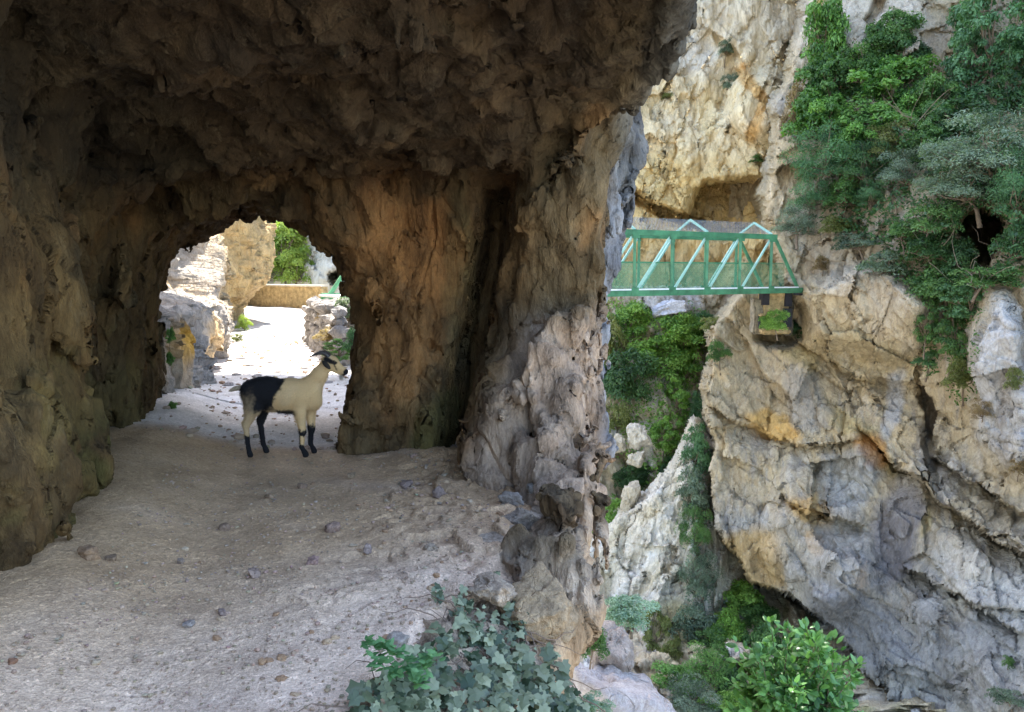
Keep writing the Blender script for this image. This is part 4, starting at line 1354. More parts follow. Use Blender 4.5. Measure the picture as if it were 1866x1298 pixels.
cover("undergrowth", 150000, massif_y, m_upper, 'dark', .085, 1.0, 3, "dark tangled undergrowth between the trees on the upper right cliff", "undergrowth")
cover("undergrowth", 110000, massif_y, m_ivy, 'green', .07, .6, 4, "ivy cover trailing down beside the grey slab on the right", "ground cover")
cover("undergrowth", 160000, val_y, m_moss, 'lime', .10, .9, 5, "mossy yellow green cover on the slope under the bridge", "ground cover")
cover("undergrowth", 130000, ridge_y, m_low, 'grey', .075, .8, 6, "grey green cover in the groove beside the pale ridge", "ground cover")

def dead_branch(u, v, y_, size, seed, label):
    r = np.random.RandomState(seed)
    e = empty("dead_branch", at(u, v, y_))
    tag(e, label, "branch", "bare branches on the right cliff")
    paths = []
    for k_ in range(7):
        p = np.array([0., 0, 0]); d_ = np.array([r.uniform(-1, .8), -.5, r.uniform(-.3, .9)])
        pts = [p.copy()]
        for j in range(5):
            d_ = d_ + r.normal(size=3) * .45; d_ /= np.linalg.norm(d_)
            p = p + d_ * size / 5
            pts.append(p.copy())
        w0 = .026 if k_ < 2 else .014
        paths.append((pts, [w0, w0 * .8, w0 * .6, w0 * .45, w0 * .3, w0 * .12]))
    link("wood", tubes("wood", paths, 5), M_dead, e)
M_dead = plain_mat("dead_wood", (.22, .17, .12), .9, 12, .3)
dead_branch(1665, 232, my(1665, 232) - 1.6, 2.2, 1, "bare twisted branch under the wide bright green tree")
dead_branch(1452, 205, my(1452, 205) - 1.2, 1.6, 2, "bare grey twigs under the leftmost cliff tree")
dead_branch(1770, 500, my(1770, 500) - 1.0, 2.4, 3, "pale bare branches at the foot of the dark cave")
dead_branch(1690, 470, my(1690, 470) - 1.0, 1.8, 4, "thin bare branch left of the dark cave")
dead_branch(1820, 455, my(1820, 455) - 1.5, 1.6, 5, "reddish bare twigs in the right rim of the dark cave")

# dry and green bushes beside the path beyond the tunnel
near = [
    (445, 588, 22.0, 16, 20, 'yellow', 4, "yellow green bush at the left edge of the sunlit path"),
    (432, 615, 18.5, 10, 12, 'olive', 4, "small olive plant left of the sunlit path"),
    (412, 655, 15.2, 20, 8, 'olive', 4, "low grass tuft where the left bank meets the path"),
    (610, 575, 15.5, 26, 24, 'dry', 4, "dry brown bush before the rubble wall"),
    (640, 560, 14.5, 24, 32, 'grey', 4, "grey twiggy bush against the tunnel's right jamb"),
    (595, 610, 13.8, 24, 20, 'dry', 4, "dry grass clump right of the path"),
    (615, 640, 11.8, 28, 18, 'bright', 5, "bright green leafy plant right of the path behind the goat's head"),
    (645, 620, 11.5, 20, 32, 'teal', 4, "blue green plant at the tunnel's right jamb"),
]
for u, v, y_, ru, rv, kind, var, lab in near:
    shrub(at(u, v, y_), 1.4 * ru / FPX * y_, ru / FPX * y_ * 1.2, 1.35 * rv / FPX * y_, kind, var, lab, "bush", "plants beside the path beyond the tunnel", "bush")

# small ferns in the left jamb of the tunnel
for u, v, ru, rv, lab in [(309, 612, 9, 22, "small green fern high on the left jamb of the tunnel"), (308, 655, 9, 20, "green fern midway up the left jamb"), (312, 745, 10, 20, "green fern at the foot of the left jamb")]:
    y_ = 8.2
    shrub(at(u + 2, v, y_), ru / FPX * y_, .06, rv / FPX * y_, 'bright', 0, lab, "fern", "ferns on the tunnel jamb", "fern")

# silvery shrub below the ledge lip
shrub(at(1148, 1112, 14.5), .60, .6, .42, 'silver', 1, "silvery blue green shrub spreading below the ledge", "shrub", None, "shrub")
shrub(at(1085, 1165, 11.0), .28, .3, .42, 'green', 4, "green shrub hanging at the foot of the ledge rock", "shrub", None, "shrub")
shrub(at(1075, 1285, 6.0), .20, .2, .14, 'silver', 4, "small silvery plant at the lower end of the ledge rock", "shrub", None, "shrub")

# ------------------------------------------------------------------ big leafy bush at the bottom
def leaf_mesh(name, P, T, Nn, Lg, Wd, outline, rnd, fold=.15):
    """one folded leaf polygon per point; outline: list of (along, across) for one half from base to tip."""
    k = len(outline)
    n = len(P)
    B = np.cross(Nn, T)
    verts = []
    for (al, ac) in outline:                      # right half
        verts.append(P + T * (al * Lg)[:, None] + B * (ac * Wd)[:, None] - Nn * (abs(ac) * fold * Wd + al * al * .25 * Lg)[:, None])
    for (al, ac) in outline[1:-1][::-1]:          # left half
        verts.append(P + T * (al * Lg)[:, None] - B * (ac * Wd)[:, None] - Nn * (abs(ac) * fold * Wd + al * al * .25 * Lg)[:, None])
    m = len(verts)
    verts = np.stack(verts, 1)
    mid = P + T * (.5 * Lg)[:, None] - Nn * (.06 * Lg)[:, None]
    verts = np.concatenate([verts, mid[:, None]], 1)
    i = np.arange(m)
    tri = np.stack([i, (i + 1) % m, np.full(m, m)], 1)
    Fc = (tri[None] + (np.arange(n) * (m + 1))[:, None, None]).reshape(-1, 3)
    me = mesh_np(name, verts.reshape(-1, 3), Fc, False)
    set_rnd(me, np.repeat(rnd, m).astype(np.float32))
    return me

def leafy_bush(name, centre, rad, nleaf, lsize, seed, mat, label):
    r = np.random.RandomState(seed)
    e = empty(name, (centre[0], centre[1], centre[2] - rad[2] * 1.6))
    tag(e, label, "bush")
    nsh = 120
    d = r.normal(size=(nsh, 3)); d[:, 2] = np.abs(d[:, 2]) * .9 - .35
    d /= np.linalg.norm(d, axis=1, keepdims=True)
    tips = d * r.uniform(.55, 1.25, nsh)[:, None] * np.array(rad) + np.array([0, 0, rad[2] * 1.6])
    root = np.array([.0, .0, 0])
    paths, P, T = [], [], []
    per = nleaf // nsh
    for tp in tips:
        st = np.array([0, 0, rad[2] * .9]) + r.normal(size=3) * .08
        m1 = st + (tp - st) * .5 + np.array([0, 0, .12]) + r.normal(size=3) * .05
        pts = [root, st, m1, tp]
        paths.append((pts, [.012, .009, .005, .002]))
        for j in range(per):
            t = r.uniform(.35, 1.03)
            p = (1 - t) ** 2 * st + 2 * t * (1 - t) * m1 + t * t * tp
            out = r.normal(size=3) + (tp - st) * 1.2
            out[2] += .1
            out /= np.linalg.norm(out)
            P.append(p + out * .03); T.append(out)
    P, T = np.array(P), np.array(T)
    Nn = np.cross(T, np.cross(np.array([0, -.25, 1.0]) + r.normal(size=P.shape) * .35, T))
    Nn /= np.linalg.norm(Nn, axis=1, keepdims=True) + 1e-9
    Lg = lsize * r.uniform(.5, 1.25, len(P))
    me = leaf_mesh("leaves", P, T, Nn, Lg, Lg * .3, [(0, 0), (.15, .6), (.4, 1), (.7, .75), (1, 0)], r.rand(len(P)))
    link("leaves", me, mat, e)
    link("stem", tubes("stem", paths, 5), M_bark, e)
    return e
Lbay = leaf_mat("leaf_bay_green", (.04, .11, .025), (.18, .36, .12), .3, .3)
leafy_bush("bush", at(1450, 1275, 5.6), (.40, .40, .50), 6000, .070, 4, Lbay, "large glossy green leafy bush at the bottom in front of the gorge cliff")

# ------------------------------------------------------------------ ivy in the foreground
rI = np.random.RandomState(21)
def ledge_surface(x, y):
    """height of the rock under the ivy."""
    xg = itp(y, XG_Y, XG_X)
    zg = ground_z(x, y)
    zr = -.07 - np.maximum(x - xg, 0) * edge_slope(y) + .05
    return np.maximum(zg, zr)
cand = []
anchors = [(an_[0], an_[1] + 12, an_[2] * .92) for an_ in [(700, 1285, 55), (780, 1215, 50), (835, 1165, 50), (880, 1150, 50), (910, 1200, 70), (960, 1225, 70), (1000, 1275, 50), (850, 1280, 100), (770, 1300, 90), (930, 1290, 90), (700, 1310, 60), (800, 1085, 12), (840, 1105, 18), (925, 1100, 14), (950, 1150, 26), (1035, 1295, 40), (905, 1062, 8), (930, 1120, 16)]]
for (au, av, ar) in anchors:
    n = int(ar * 1.15)
    for _ in range(n):
        an, q = rI.rand() * 6.28, rI.rand() ** .6
        cand.append((au + math.cos(an) * q * ar, av + math.sin(an) * q * ar * .8))
cand = np.array(cand)
cand = cand[fbm(cand[:, 0] * .018, cand[:, 1] * .022, cand[:, 0] * 0, 3) + .3 * rI.rand(len(cand)) > -.06 - .25 * sstep(1180, 1280, cand[:, 1])]
# drop onto the ledge surface by marching along the rays
ca, cdy, cdz = ray(cand[:, 0], cand[:, 1])
P = np.full((len(cand), 3), np.nan)
for yy in np.arange(2.2, 5.2, .015):
    t = yy / cdy
    px, pz = ca * t, CAMZ + cdz * t
    hit = (pz <= ledge_surface(px, np.full(len(px), yy))) & np.isnan(P[:, 0])
    P[hit] = np.stack([px, np.full(len(px), yy), pz], 1)[hit]
P = P[~np.isnan(P[:, 0])]
P = np.array(P, np.float32)
P[:, 2] += rI.uniform(.005, .11, len(P))
n = len(P)
Nn = np.stack([rI.normal(.15, .35, n), rI.normal(-.45, .3, n), np.full(n, 1.0)], 1); Nn /= np.linalg.norm(Nn, axis=1, keepdims=True)
T = np.cross(Nn, np.cross(np.stack([rI.normal(.1, .7, n), rI.normal(-.7, .5, n), rI.normal(-.3, .3, n)], 1), Nn)); T /= np.linalg.norm(T, axis=1, keepdims=True)
Lg = rI.uniform(.026, .082, n) * np.where(P[:, 1] > 3.6, .7, 1)
ivy_out = [(.12, 0), (-.05, .32), (.08, .95), (.3, .62), (.52, .8), (.68, .38), (1.0, 0)]
Livy = leaf_mat("leaf_ivy", (.035, .06, .03), (.27, .30, .18), .10, .34)
iv = empty("ivy_plant", (0.0, 3.0, -.2))
tag(iv, "grey green ivy with lobed leaves creeping over the ledge in the bottom foreground", "ivy")
off = np.array([0.0, 3.0, -.2])
me = leaf_mesh("leaves", P - off, T, Nn, Lg, Lg * .58, ivy_out, rI.rand(n) ** 1.3, .12)
link("leaves", me, Livy, iv)
paths = []
for k in range(70):
    i = rI.randint(n)
    p = P[i] - off; p = p.copy(); p[2] -= .02
    pts = [p]
    dr = rI.normal(size=2)
    for s_ in range(6):
        dr = dr + rI.normal(size=2) * .5; dr /= np.linalg.norm(dr)
        q = pts[-1].copy(); q[0] += dr[0] * .06; q[1] += dr[1] * .06
        q[2] = float(ledge_surface(np.array([q[0] + off[0]]), np.array([q[1] + off[1]]))[0]) - off[2] + rI.uniform(.01, .045)
        pts.append(q)
    paths.append((pts, [.0032] * 4 + [.0022, .0018, .001]))
M_stem = plain_mat("ivy_stem", (.20, .14, .10), .8, 30, .3)
link("stem", tubes("stem", paths, 5), M_stem, iv)

# bright herb growing at the left of the ivy
hb = empty("herb", at(700, 1225, 2.95))
tag(hb, "bright green herb with pointed leaves growing at the ivy's left end", "plant")
P, T = [], []
for (du, dv_) in [(-25, -18), (0, -10), (25, 0), (45, 20), (70, 25), (60, 50), (-10, 15), (20, 30), (85, 12)]:
    c0 = at(700 + du, 1205 + dv_, 2.95 - dv_ * .003) + Vector((0, 0, .03)) - hb.location
    for k in range(22):
        an = rI.rand() * 6.28
        d = np.array([math.cos(an), math.sin(an), rI.uniform(-.2, .9)]); d /= np.linalg.norm(d)
        P.append(np.array(c0) + rI.normal(size=3) * .014); T.append(d)
P, T = np.array(P), np.array(T)
Nn = np.cross(T, np.cross(np.tile([0, -.2, 1.0], (len(P), 1)) + rI.normal(size=P.shape) * .2, T)); Nn /= np.linalg.norm(Nn, axis=1, keepdims=True)
Lg = rI.uniform(.025, .05, len(P))
link("leaves", leaf_mesh("leaves", P, T, Nn, Lg, Lg * .26, [(0, 0), (.2, .7), (.45, 1), (.75, .6), (1, 0)], rI.rand(len(P))), leaf_mat("leaf_herb", (.05, .14, .05), (.16, .32, .13), .3), hb)

# ------------------------------------------------------------------ the green footbridge
M_green = plain_mat("green_paint", (.065, .21, .10), .5, 2.2, .42, .002, .4)
M_lgreen = plain_mat("pale_green_paint", (.30, .52, .42), .4, 3, .12, 0, .5)
M_deck = plain_mat("deck_edge", (.72, .74, .72), .6, 5, .15)

def net_mat(name, col, alpha, scale, fill):
    N = NT(name)
    tc = N.n('TexCoord').outputs['UV']
    br = []
    for ang in (45, -45):
        mp = N.n('Mapping'); mp.inputs['Rotation'].default_value = (0, 0, math.radians(ang))
        N.l(tc, mp.inputs['Vector'])
        w_ = N.n('TexWave'); w_.bands_direction = 'X'; w_.inputs['Scale'].default_value = scale
        N.l(mp.outputs[0], w_.inputs['Vector'])
        br.append(N.math('GREATER_THAN', w_.outputs['Fac'], fill))
    m_ = N.math('MAXIMUM', br[0], br[1])
    fac = N.math('ADD', N.math('MULTIPLY', m_, alpha[1] - alpha[0]), alpha[0])
    p = N.n('BsdfPrincipled'); p.inputs['Base Color'].default_value = (*col, 1); p.inputs['Roughness'].default_value = .6
    t = N.n('BsdfTransparent')
    mx = N.n('MixShader')
    N.l(fac, mx.inputs[0]); N.l(t.outputs[0], mx.inputs[1]); N.l(p.outputs[0], mx.inputs[2])
    N.l(mx.outputs[0], N.out.inputs['Surface'])
    return N.m
M_net = net_mat("wire_net", (.34, .40, .44), (.06, .26), 2.6, .80)
M_panel = net_mat("green_mesh_panel", (.12, .34, .18), (.26, .36), 2.0, .78)

BR, BL = Vector((12.24, 34.0)), Vector((-4.8, 23.6))
bd = (BL - BR).normalized()
perp = Vector((-bd.y, bd.x)) if (-bd.y) < 0 else Vector((bd.y, -bd.x))
if perp.y < 0: perp = -perp
PAN = 1.82
ZB0, ZT = .82, 3.05
br_e = empty("footbridge", (BR.x, BR.y, ZB0 - .12))
tag(br_e, "green steel truss footbridge with a netted gable roof crossing the gorge", "bridge")
B0 = Vector((BR.x, BR.y, ZB0 - .12))
def bp(s, w_, z):   # point along the bridge (s from right end), across (w), height
    p = BR + bd * s + perp * w_
    return Vector((p.x, p.y, z)) - B0
def bar(bm, a, b, w_, hgt):
    d = b - a
    rot = d.to_track_quat('X', 'Z').to_matrix().to_4x4()
    box_bm(bm, (a + b) / 2, (d.length, w_, hgt), rot=rot)
def one(name, a, b, w_, hgt, mat, bev=.008):
    bm = bmesh.new(); bar(bm, a, b, w_, hgt)
    return bm_obj(name, bm, mat, br_e, bev)
Wd = 1.9
NP = 11
LT = PAN * NP
z0 = ZB0 + .1
for w_ in (0, Wd):
    one("bottom_chord", bp(-.2, w_, ZB0 + .02), bp(LT + .2, w_, ZB0 + .02), .12, .22, M_green)
    one("top_chord", bp(1.55, w_, ZT), bp(LT - 1.6, w_, ZT), .14, .20, M_green)
    one("end_post", bp(1.66, w_, ZT), bp(.1, w_, ZB0 + .1), .10, .12, M_green)
    one("end_post", bp(LT - 1.66, w_, ZT), bp(LT - .1, w_, ZB0 + .1), .10, .12, M_green)
    for k in range(1, NP):
        one("post", bp(k * PAN, w_, z0), bp(k * PAN, w_, ZT - .09), .10, .10, M_green)
    for k in range(1, NP - 1):
        one("diagonal", bp((k + 1) * PAN - .12, w_, z0 + .03), bp(k * PAN + .10, w_, ZT - .12), .07, .085, M_lgreen)
    one("handrail", bp(1.0, w_ + (.06 if w_ == 0 else -.06), ZB0 + 1.16), bp(LT - 1, w_ + (.06 if w_ == 0 else -.06), ZB0 + 1.16), .03, .03, M_green, 0)
for w_ in (-.068, Wd + .068):
    for k in range(1, NP):
        for zc_ in (ZB0 + .10, ZT - .08):
            bm = bmesh.new(); bar(bm, bp(k * PAN - .17, w_, zc_), bp(k * PAN + .17, w_, zc_), .012, .26)
            bm_obj("gusset_plate", bm, M_green, br_e)
for w_ in (0, Wd):
    bm = bmesh.new(); bar(bm, bp(-.15, w_, ZB0 - .16), bp(.25, w_, ZB0 - .13), .22, .08)
    bm_obj("bearing", bm, M_black, br_e, .01)
bm = bmesh.new(); bar(bm, bp(-.3, Wd / 2, ZB0 + .06), bp(LT + .3, Wd / 2, ZB0 + .06), Wd - .13, .06)
bm_obj("deck", bm, M_deck, br_e)
bm = bmesh.new()
for k in range(NP):
    bar(bm, bp(k * PAN + .12, -.062, ZB0 + .155), bp((k + 1) * PAN - .12, -.062, ZB0 + .155), .012, .055)
bm_obj("kick_plate", bm, M_deck, br_e)
for k in range(1, NP + 0, 2):
    a, b, c_ = bp(k * PAN, 0, ZT + .1), bp(k * PAN, Wd / 2, ZT + .62), bp(k * PAN, Wd, ZT + .1)
    bm = bmesh.new(); bar(bm, a, b, .07, .08); bar(bm, b, c_, .07, .08)
    bm_obj("roof_frame", bm, M_lgreen if k != 99 else M_green, br_e)
def quad_uv(name, pts, mat, uvs):
    me = bpy.data.meshes.new(name)
    me.from_pydata([tuple(p) for p in pts], [], [(0, 1, 2, 3)])
    uv = me.uv_layers.new(name="UVMap")
    for i, q in enumerate(uvs): uv.data[i].uv = q
    return link(name, me, mat, br_e)
Lr = LT - 2 * PAN
for w_ in (0, Wd):
    quad_uv("roof_net", [bp(PAN, w_, ZT + .11), bp(LT - PAN, w_, ZT + .11), bp(LT - PAN, Wd / 2, ZT + .63), bp(PAN, Wd / 2, ZT + .63)], M_net, [(0, 0), (Lr, 0), (Lr, 1), (0, 1)])
    quad_uv("side_panel", [bp(.9, w_ + (.07 if w_ == 0 else -.07), z0), bp(LT - .9, w_ + (.07 if w_ == 0 else -.07), z0), bp(LT - .9, w_ + (.07 if w_ == 0 else -.07), ZB0 + 1.14), bp(.9, w_ + (.07 if w_ == 0 else -.07), ZB0 + 1.14)], M_panel, [(0, 0), (Lr, 0), (Lr, 1.1), (0, 1.1)])

# masonry abutment under the right end
ab = empty("abutment", (11.3, 34.6, -1.55))
tag(ab, "ochre masonry abutment with recess shade as black blocks under the bridge's right end", "abutment")
ang = math.atan2(bd.y, bd.x)
def abox(bm, c, s): box_bm(bm, c, s)
def rough_block(name, c, sz, cuts, amp, mat, parent):
    bm = bmesh.new(); abox(bm, c, sz)
    bmesh.ops.bevel(bm, geom=bm.edges[:], offset=.05, segments=2, affect='EDGES')
    bmesh.ops.subdivide_edges(bm, edges=bm.edges[:], cuts=cuts, use_grid_fill=True)
    for q in bm.verts:
        p = q.co * 3.1
        q.co += Vector((R.uniform(-1, 1) * .012, R.uniform(-1, 1) * .012, R.uniform(-1, 1) * .012)) + Vector([amp * float(gnoise(np.array([p.x + k_ * 9]), np.array([p.y]), np.array([p.z]))[0]) for k_ in range(3)])
    return bm_obj(name, bm, mat, parent, 0, True)
rough_block("masonry", (.14, .25, 1.45), (1.15, .8, 1.9), 7, .06, M_ochre, ab)
rough_block("side_wall", (-.58, .25, 1.25), (.42, .7, 1.5), 6, .08, plain_mat("old_masonry", (.22, .19, .13), .9, 6, .5, .05), ab)
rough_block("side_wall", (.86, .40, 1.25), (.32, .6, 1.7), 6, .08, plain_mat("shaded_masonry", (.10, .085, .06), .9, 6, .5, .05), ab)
rough_block("ledge_course", (.05, -.3, .62), (1.2, .55, .22), 5, .05, M_ochre, ab)
rough_block("ledge_course", (-.42, -.3, 1.30), (.40, .5, .16), 4, .04, M_ochre, ab)
for c_, s_ in (((-.36, -.02, 2.0), (.30, .5, .50)), ((.62, -.02, 2.0), (.30, .5, .62)), ((-.42, -.02, 1.0), (.40, .5, .52)), ((.60, -.02, 1.20), (.36, .5, .80))):  # solid black boxes standing proud, put in as the shade of recesses
    bm = bmesh.new(); abox(bm, c_, s_)
    bm_obj("recess_shade", bm, M_black, ab)

# ------------------------------------------------------------------ the goat (one continuous surface grown from tapered limbs)
def goat():
    hg = .0085
    o = np.array([-.48, -.20, -.03]); d = (1.16, .40, .98)
    X, Y, Z = np.meshgrid(*[o[i] + np.arange(int(d[i] / hg)) * hg for i in range(3)], indexing='ij')
    X, Y, Z = X.astype(np.float32), Y.astype(np.float32), Z.astype(np.float32)
    F = np.full(X.shape, 1.0, np.float32)
    def cone(a, b, ra, rb, ys=1.0):
        a, b = np.array(a), np.array(b)
        ab_ = b - a
        t = np.clip(((X - a[0]) * ab_[0] + (Y - a[1]) * ab_[1] + (Z - a[2]) * ab_[2]) / (ab_ @ ab_), 0, 1)
        r = ra + (rb - ra) * t
        dd = np.sqrt((X - a[0] - t * ab_[0]) ** 2 + ((Y - a[1] - t * ab_[1]) / ys) ** 2 + (Z - a[2] - t * ab_[2]) ** 2)
        return dd - r
    def add(a, b, ra, rb, k=.03, ys=1.0):
        nonlocal F
        F = smin(F, cone(a, b, ra, rb, ys), k)
    # trunk
    add((-.21, 0, .565), (-.10, 0, .56), .105, .125, .04, .82)
    add((-.10, 0, .545), (.10, 0, .525), .135, .137, .05, .88)
    add((.10, 0, .53), (.24, 0, .545), .135, .125, .05, .80)
    add((.25, 0, .51), (.31, 0, .47), .105, .07, .05, .85)
    # neck
    add((.27, 0, .57), (.36, 0, .70), .100, .066, .05, .75)
    add((.36, 0, .70), (.43, 0, .80), .064, .050, .03, .8)
    # head: skull, muzzle, jaw
    add((.445, 0, .825), (.475, 0, .815), .052, .052, .02, .85)
    add((.475, 0, .822), (.575, 0, .735), .047, .027, .02, .80)
    add((.575, 0, .735), (.592, 0, .728), .026, .022, .01, .95)
    add((.46, 0, .775), (.565, 0, .712), .034, .018, .02, .75)
    for s in (-1, 1):   # brow
        add((.495, s * .034, .835), (.510, s * .034, .826), .013, .010, .012)
    # legs: near side is -y
    for s, fx, kx, ft, hf in ((-1, .20, .222, .212, .238), (1, .255, .262, .252, .278)):
        y_ = s * .072
        add((fx + .02, y_ * .9, .50), (fx + .005, y_, .39), .070, .050, .04, .7)
        add((fx + .005, y_, .39), (kx, y_, .225), .048, .028, .02)
        add((kx + .004, y_, .235), (kx + .003, y_, .215), .030, .029, .012)
        add((kx, y_, .225), (ft, y_, .085), .0265, .0185, .012)
        add((ft, y_, .085), (hf - .004, y_, .045), .021, .020, .012)
        add((hf - .002, y_, .040), (hf + .006, y_, .020), .024, .027, .01)
    for s, kx, hx, ft, hf in ((-1, -.13, -.262, -.245, -.235), (1, -.10, -.185, -.165, -.145)):
        y_ = s * .078
        add((-.20, y_ * .75, .55), (-.175 + .02 * s, y_, .43), .095, .072, .05, .62)
        add((-.175 + .02 * s, y_, .44), (hx + .012, y_, .285), .062, .030, .03, .8)
        add((hx + .006, y_, .30), (hx, y_, .275), .028, .025, .015)
        add((hx, y_, .275), (ft, y_, .085), .0265, .0190, .012)
        add((hx - .012, y_, .30), (hx - .004, y_, .27), .020, .020, .012)
        add((ft, y_, .085), (hf - .004, y_, .045), .021, .020, .012)
        add((hf - .002, y_, .040), (hf + .006, y_, .020), .024, .026, .01)
    # belly line
    add((-.05, 0, .43), (.16, 0, .42), .045, .045, .05)
    F = np.maximum(F, -.001 - Z)
    F = F + .006 * fbm(X * 14, Y * 14, Z * 10, 3)
    return surface_nets(F, o, hg)

V, Q = goat()
xg_, yg_, zg_ = V[:, 0], V[:, 1], V[:, 2]
CREAM, BLACK, BROWN = (.64, .43, .21), (.012, .011, .012), (.30, .24, .18)
C = np.tile(np.array(CREAM, np.float32), (len(V), 1))
wv = .026 * gnoise(xg_ * 14, yg_ * 14, zg_ * 14) + .016 * gnoise(xg_ * 50, yg_ * 50, zg_ * 50)
C = blend(C, sstep(.0, .3, gnoise(xg_ * 6, yg_ * 6, zg_ * 6)) * .35, (.60, .44, .26))
front = .075 - .10 * sstep(.66, .44, zg_)
sad = sstep(.012, -.012, xg_ - front + wv) * sstep(.34, .40, zg_ + wv)
C = blend(C, sad, BLACK)
C = blend(C, sstep(-.15, -.19, xg_ + wv) * sstep(.60, .44, zg_ + 2 * wv) * sstep(.0, -.03, yg_) * (.9 + .5 * gnoise(xg_ * 30, yg_ * 30, zg_ * 18)), (.24, .17, .10))
C = blend(C, sstep(.425, .405, zg_ + wv * .6) * sstep(-.12, -.08, xg_) * sstep(.20, .14, xg_) * sstep(.35, .37, zg_), BLACK)   # belly stripe
far_h = (xg_ < 0) & (yg_ > .02)
C = blend(C, far_h * sstep(.42, .40, zg_ + wv), BLACK)
near_h = (xg_ < 0) & (yg_ <= .02)
C = blend(C, near_h * sstep(.44, .34, zg_ + 2 * wv) * .95, (.46, .32, .17))
C = blend(C, near_h * sstep(.205, .185, zg_ + wv), BLACK)
near_f = (xg_ > 0) & (yg_ <= 0) & (zg_ < .34)
C = blend(C, near_f * sstep(.115, .10, zg_ + wv), BLACK)
C = blend(C, near_f * sstep(.24, .225, zg_ + wv) * sstep(.19, .20, zg_ + wv), BLACK)
C = blend(C, near_f * sstep(.21, .19, zg_) * sstep(.215, .200, xg_), BLACK)
far_f = (xg_ > 0) & (yg_ > 0) & (zg_ < .34)
C = blend(C, far_f * sstep(.265, .245, zg_ + wv), BLACK)
# face: dark patch from poll over the eye, dark muzzle
tp_ = np.clip(((xg_ - .425) * .080 + (zg_ - .845) * -.032) / (.080 ** 2 + .032 ** 2), 0, 1)
dp_ = np.hypot(xg_ - .425 - tp_ * .080, zg_ - .845 + tp_ * .032)
C = blend(C, sstep(.025, .016, dp_ + .3 * wv) * sstep(.012, .020, np.abs(yg_)), BLACK)
C = blend(C, sstep(.008, .004, np.abs((xg_ - .498) * .9 + (zg_ - .79) * .35 - .004)) * sstep(.735, .75, zg_) * sstep(.81, .80, zg_) * sstep(.010, .018, np.abs(yg_)) * .8, BLACK)
C = blend(C, sstep(1.15, .95, np.hypot((xg_ - .600) / .024, (zg_ - .728) / .030)), BLACK)
C = blend(C, sstep(.548, .566, xg_) * sstep(.722, .708, zg_), BLACK)
C = blend(C, sstep(.5, .56, zg_) * sstep(.47, .30, xg_) * sstep(.28, .34, xg_) * sstep(.74, .6, zg_) * .25, (.62, .42, .20))
N = NT("goat_hide")
a_ = N.n('Attribute', attribute_name="col").outputs['Color']
fv = N.coords((30, 60, 14))
fn = N.noise(fv, 8, 5, .7).outputs['Fac']
pb = N.principled(N.mix(1.0, a_, N.ramp(fn, [(.3, .75), (.7, 1.25)]), 'MULTIPLY'), .85, .2)
bmp = N.n('Bump'); bmp.inputs['Distance'].default_value = .006; bmp.inputs['Strength'].default_value = .8
N.l(fn, bmp.inputs['Height']); N.l(bmp.outputs[0], pb.inputs['Normal'])
M_hide = N.m
a, dy, dz = ray(505.4, 837)
t = CAMZ / -dz
GX, GY = a * t, dy * t + .075
GZ = gz1(GX, GY)
ge = empty("goat", (GX, GY, GZ + .005))
tag(ge, "young cream goat with black saddle and black socks standing side on in the tunnel", "goat")
me = mesh_np("body", V, Q)
set_col(me, C)
gb = link("body", me, M_hide, ge)
s2 = gb.modifiers.new("Subdivision", 'SUBSURF'); s2.levels = 1; s2.render_levels = 1
M_horn = plain_mat("horn", (.05, .04, .035), .45, 60, .5, .002, .4)
# horns: arcs sweeping back
for s in (-1, 1):
    pts = [(.452, s * .022, .862), (.435, s * .026, .885), (.405, s * .032, .898), (.365, s * .040, .895), (.325, s * .048, .880), (.292, s * .054, .858)]
    me = tubes("horn", [(pts, [.022, .021, .018, .014, .009, .002])], 10)
    link("horn", me, M_horn, ge)
# ears
for s in (-1, 1):
    v_, f_ = ICO[3]
    p = v_ * np.array([.055, .007, .020])
    p[:, 1] += .10 * p[:, 0] ** 2 / .055
    me = mesh_np("ear", p, f_)
    o = link("ear", me, None, ge)
    me.materials.append(plain_mat("ear_hide", (.03, .025, .02) if s < 0 else (.3, .24, .16), .85, 40, .3))
    o.location = (.425 + .012, s * .062, .800)
    o.rotation_euler = (s * .5, math.radians(38), math.radians(-28 * -s))
M_eye = plain_mat("eye", (.02, .015, .01), .1, 10, .1, 0, .6)
for s in (-1, 1):
    v_, f_ = ICO[2]
    o = link("eye", mesh_np("eye", v_ * .0095, f_), M_eye, ge)
    o.location = (.500, s * .0385, .818)
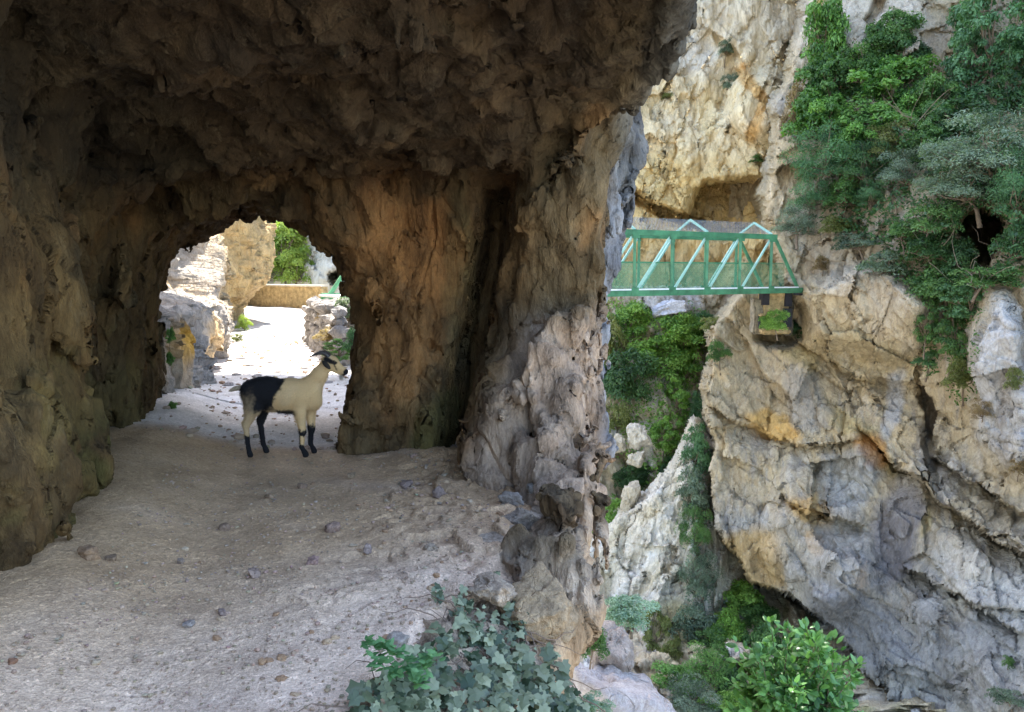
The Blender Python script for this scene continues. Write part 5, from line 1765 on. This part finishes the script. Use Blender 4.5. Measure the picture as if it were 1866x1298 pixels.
# beard and tail and shaggy hair
def hairs(name, roots, dirs, ln, wid, mat, parent, seed=0):
    r = np.random.RandomState(seed)
    n = len(roots)
    side = np.cross(dirs, r.normal(size=(n, 3))); side /= np.linalg.norm(side, axis=1, keepdims=True) + 1e-9
    tip = roots + dirs * ln[:, None]
    v = np.stack([roots - side * wid, roots + side * wid, tip], 1).reshape(-1, 3)
    me = mesh_np(name, v, np.arange(n * 3).reshape(-1, 3), False)
    return me
rH = np.random.RandomState(3)
n = 260
rt = np.stack([rH.uniform(.535, .565, n), rH.normal(0, .006, n), rH.uniform(.690, .705, n)], 1)
dr = np.stack([rH.normal(.10, .12, n), rH.normal(0, .12, n), np.full(n, -1.0)], 1); dr /= np.linalg.norm(dr, axis=1, keepdims=True)
link("beard", hairs("beard", rt, dr, rH.uniform(.02, .055, n), .0012, None, None), plain_mat("beard_hair", (.45, .38, .30), .8, 30, .2), ge)
v_, f_ = ICO[4]
tl = tubes("tail", [([(-.285, 0, .60), (-.325, 0, .592), (-.37, 0, .585), (-.405, 0, .570), (-.425, 0, .562)], [.018, .022, .021, .014, .003])], 10)
link("tail", tl, plain_mat("tail_hair", (.42, .33, .22), .85, 60, .5, .004), ge)
# fringe of hair over the coat
Vn = V
me0 = gb.data
nrm = np.empty(len(me0.vertices) * 3, np.float32); me0.vertices.foreach_get("normal", nrm); nrm = nrm.reshape(-1, 3)
nh = 42000
ii = rH.randint(0, len(V), nh)
ok = (V[ii, 2] > .10) & ~((V[ii, 0] > .44) & (V[ii, 2] > .68) & (rH.rand(nh) > .35))
ii = ii[ok]
flow = np.stack([np.full(len(ii), -.55), np.zeros(len(ii)), np.full(len(ii), -.75)], 1)
dr = nrm[ii] * .45 + flow + rH.normal(size=(len(ii), 3)) * .16
dr /= np.linalg.norm(dr, axis=1, keepdims=True)
rt = V[ii] + rH.normal(size=(len(ii), 3)) * .003 - nrm[ii] * .001
me = hairs("coat", rt, dr, rH.uniform(.010, .026, len(ii)) * np.where(V[ii, 2] > .3, 1, .6), .0007, None, None, 5)
set_col(me, np.repeat(C[ii] * rH.uniform(.8, 1.2, (len(ii), 1)), 3, 0))
N = NT("coat_hair")
N.principled(N.n('Attribute', attribute_name="col").outputs['Color'], .75, .2)
link("coat", me, N.m, ge)
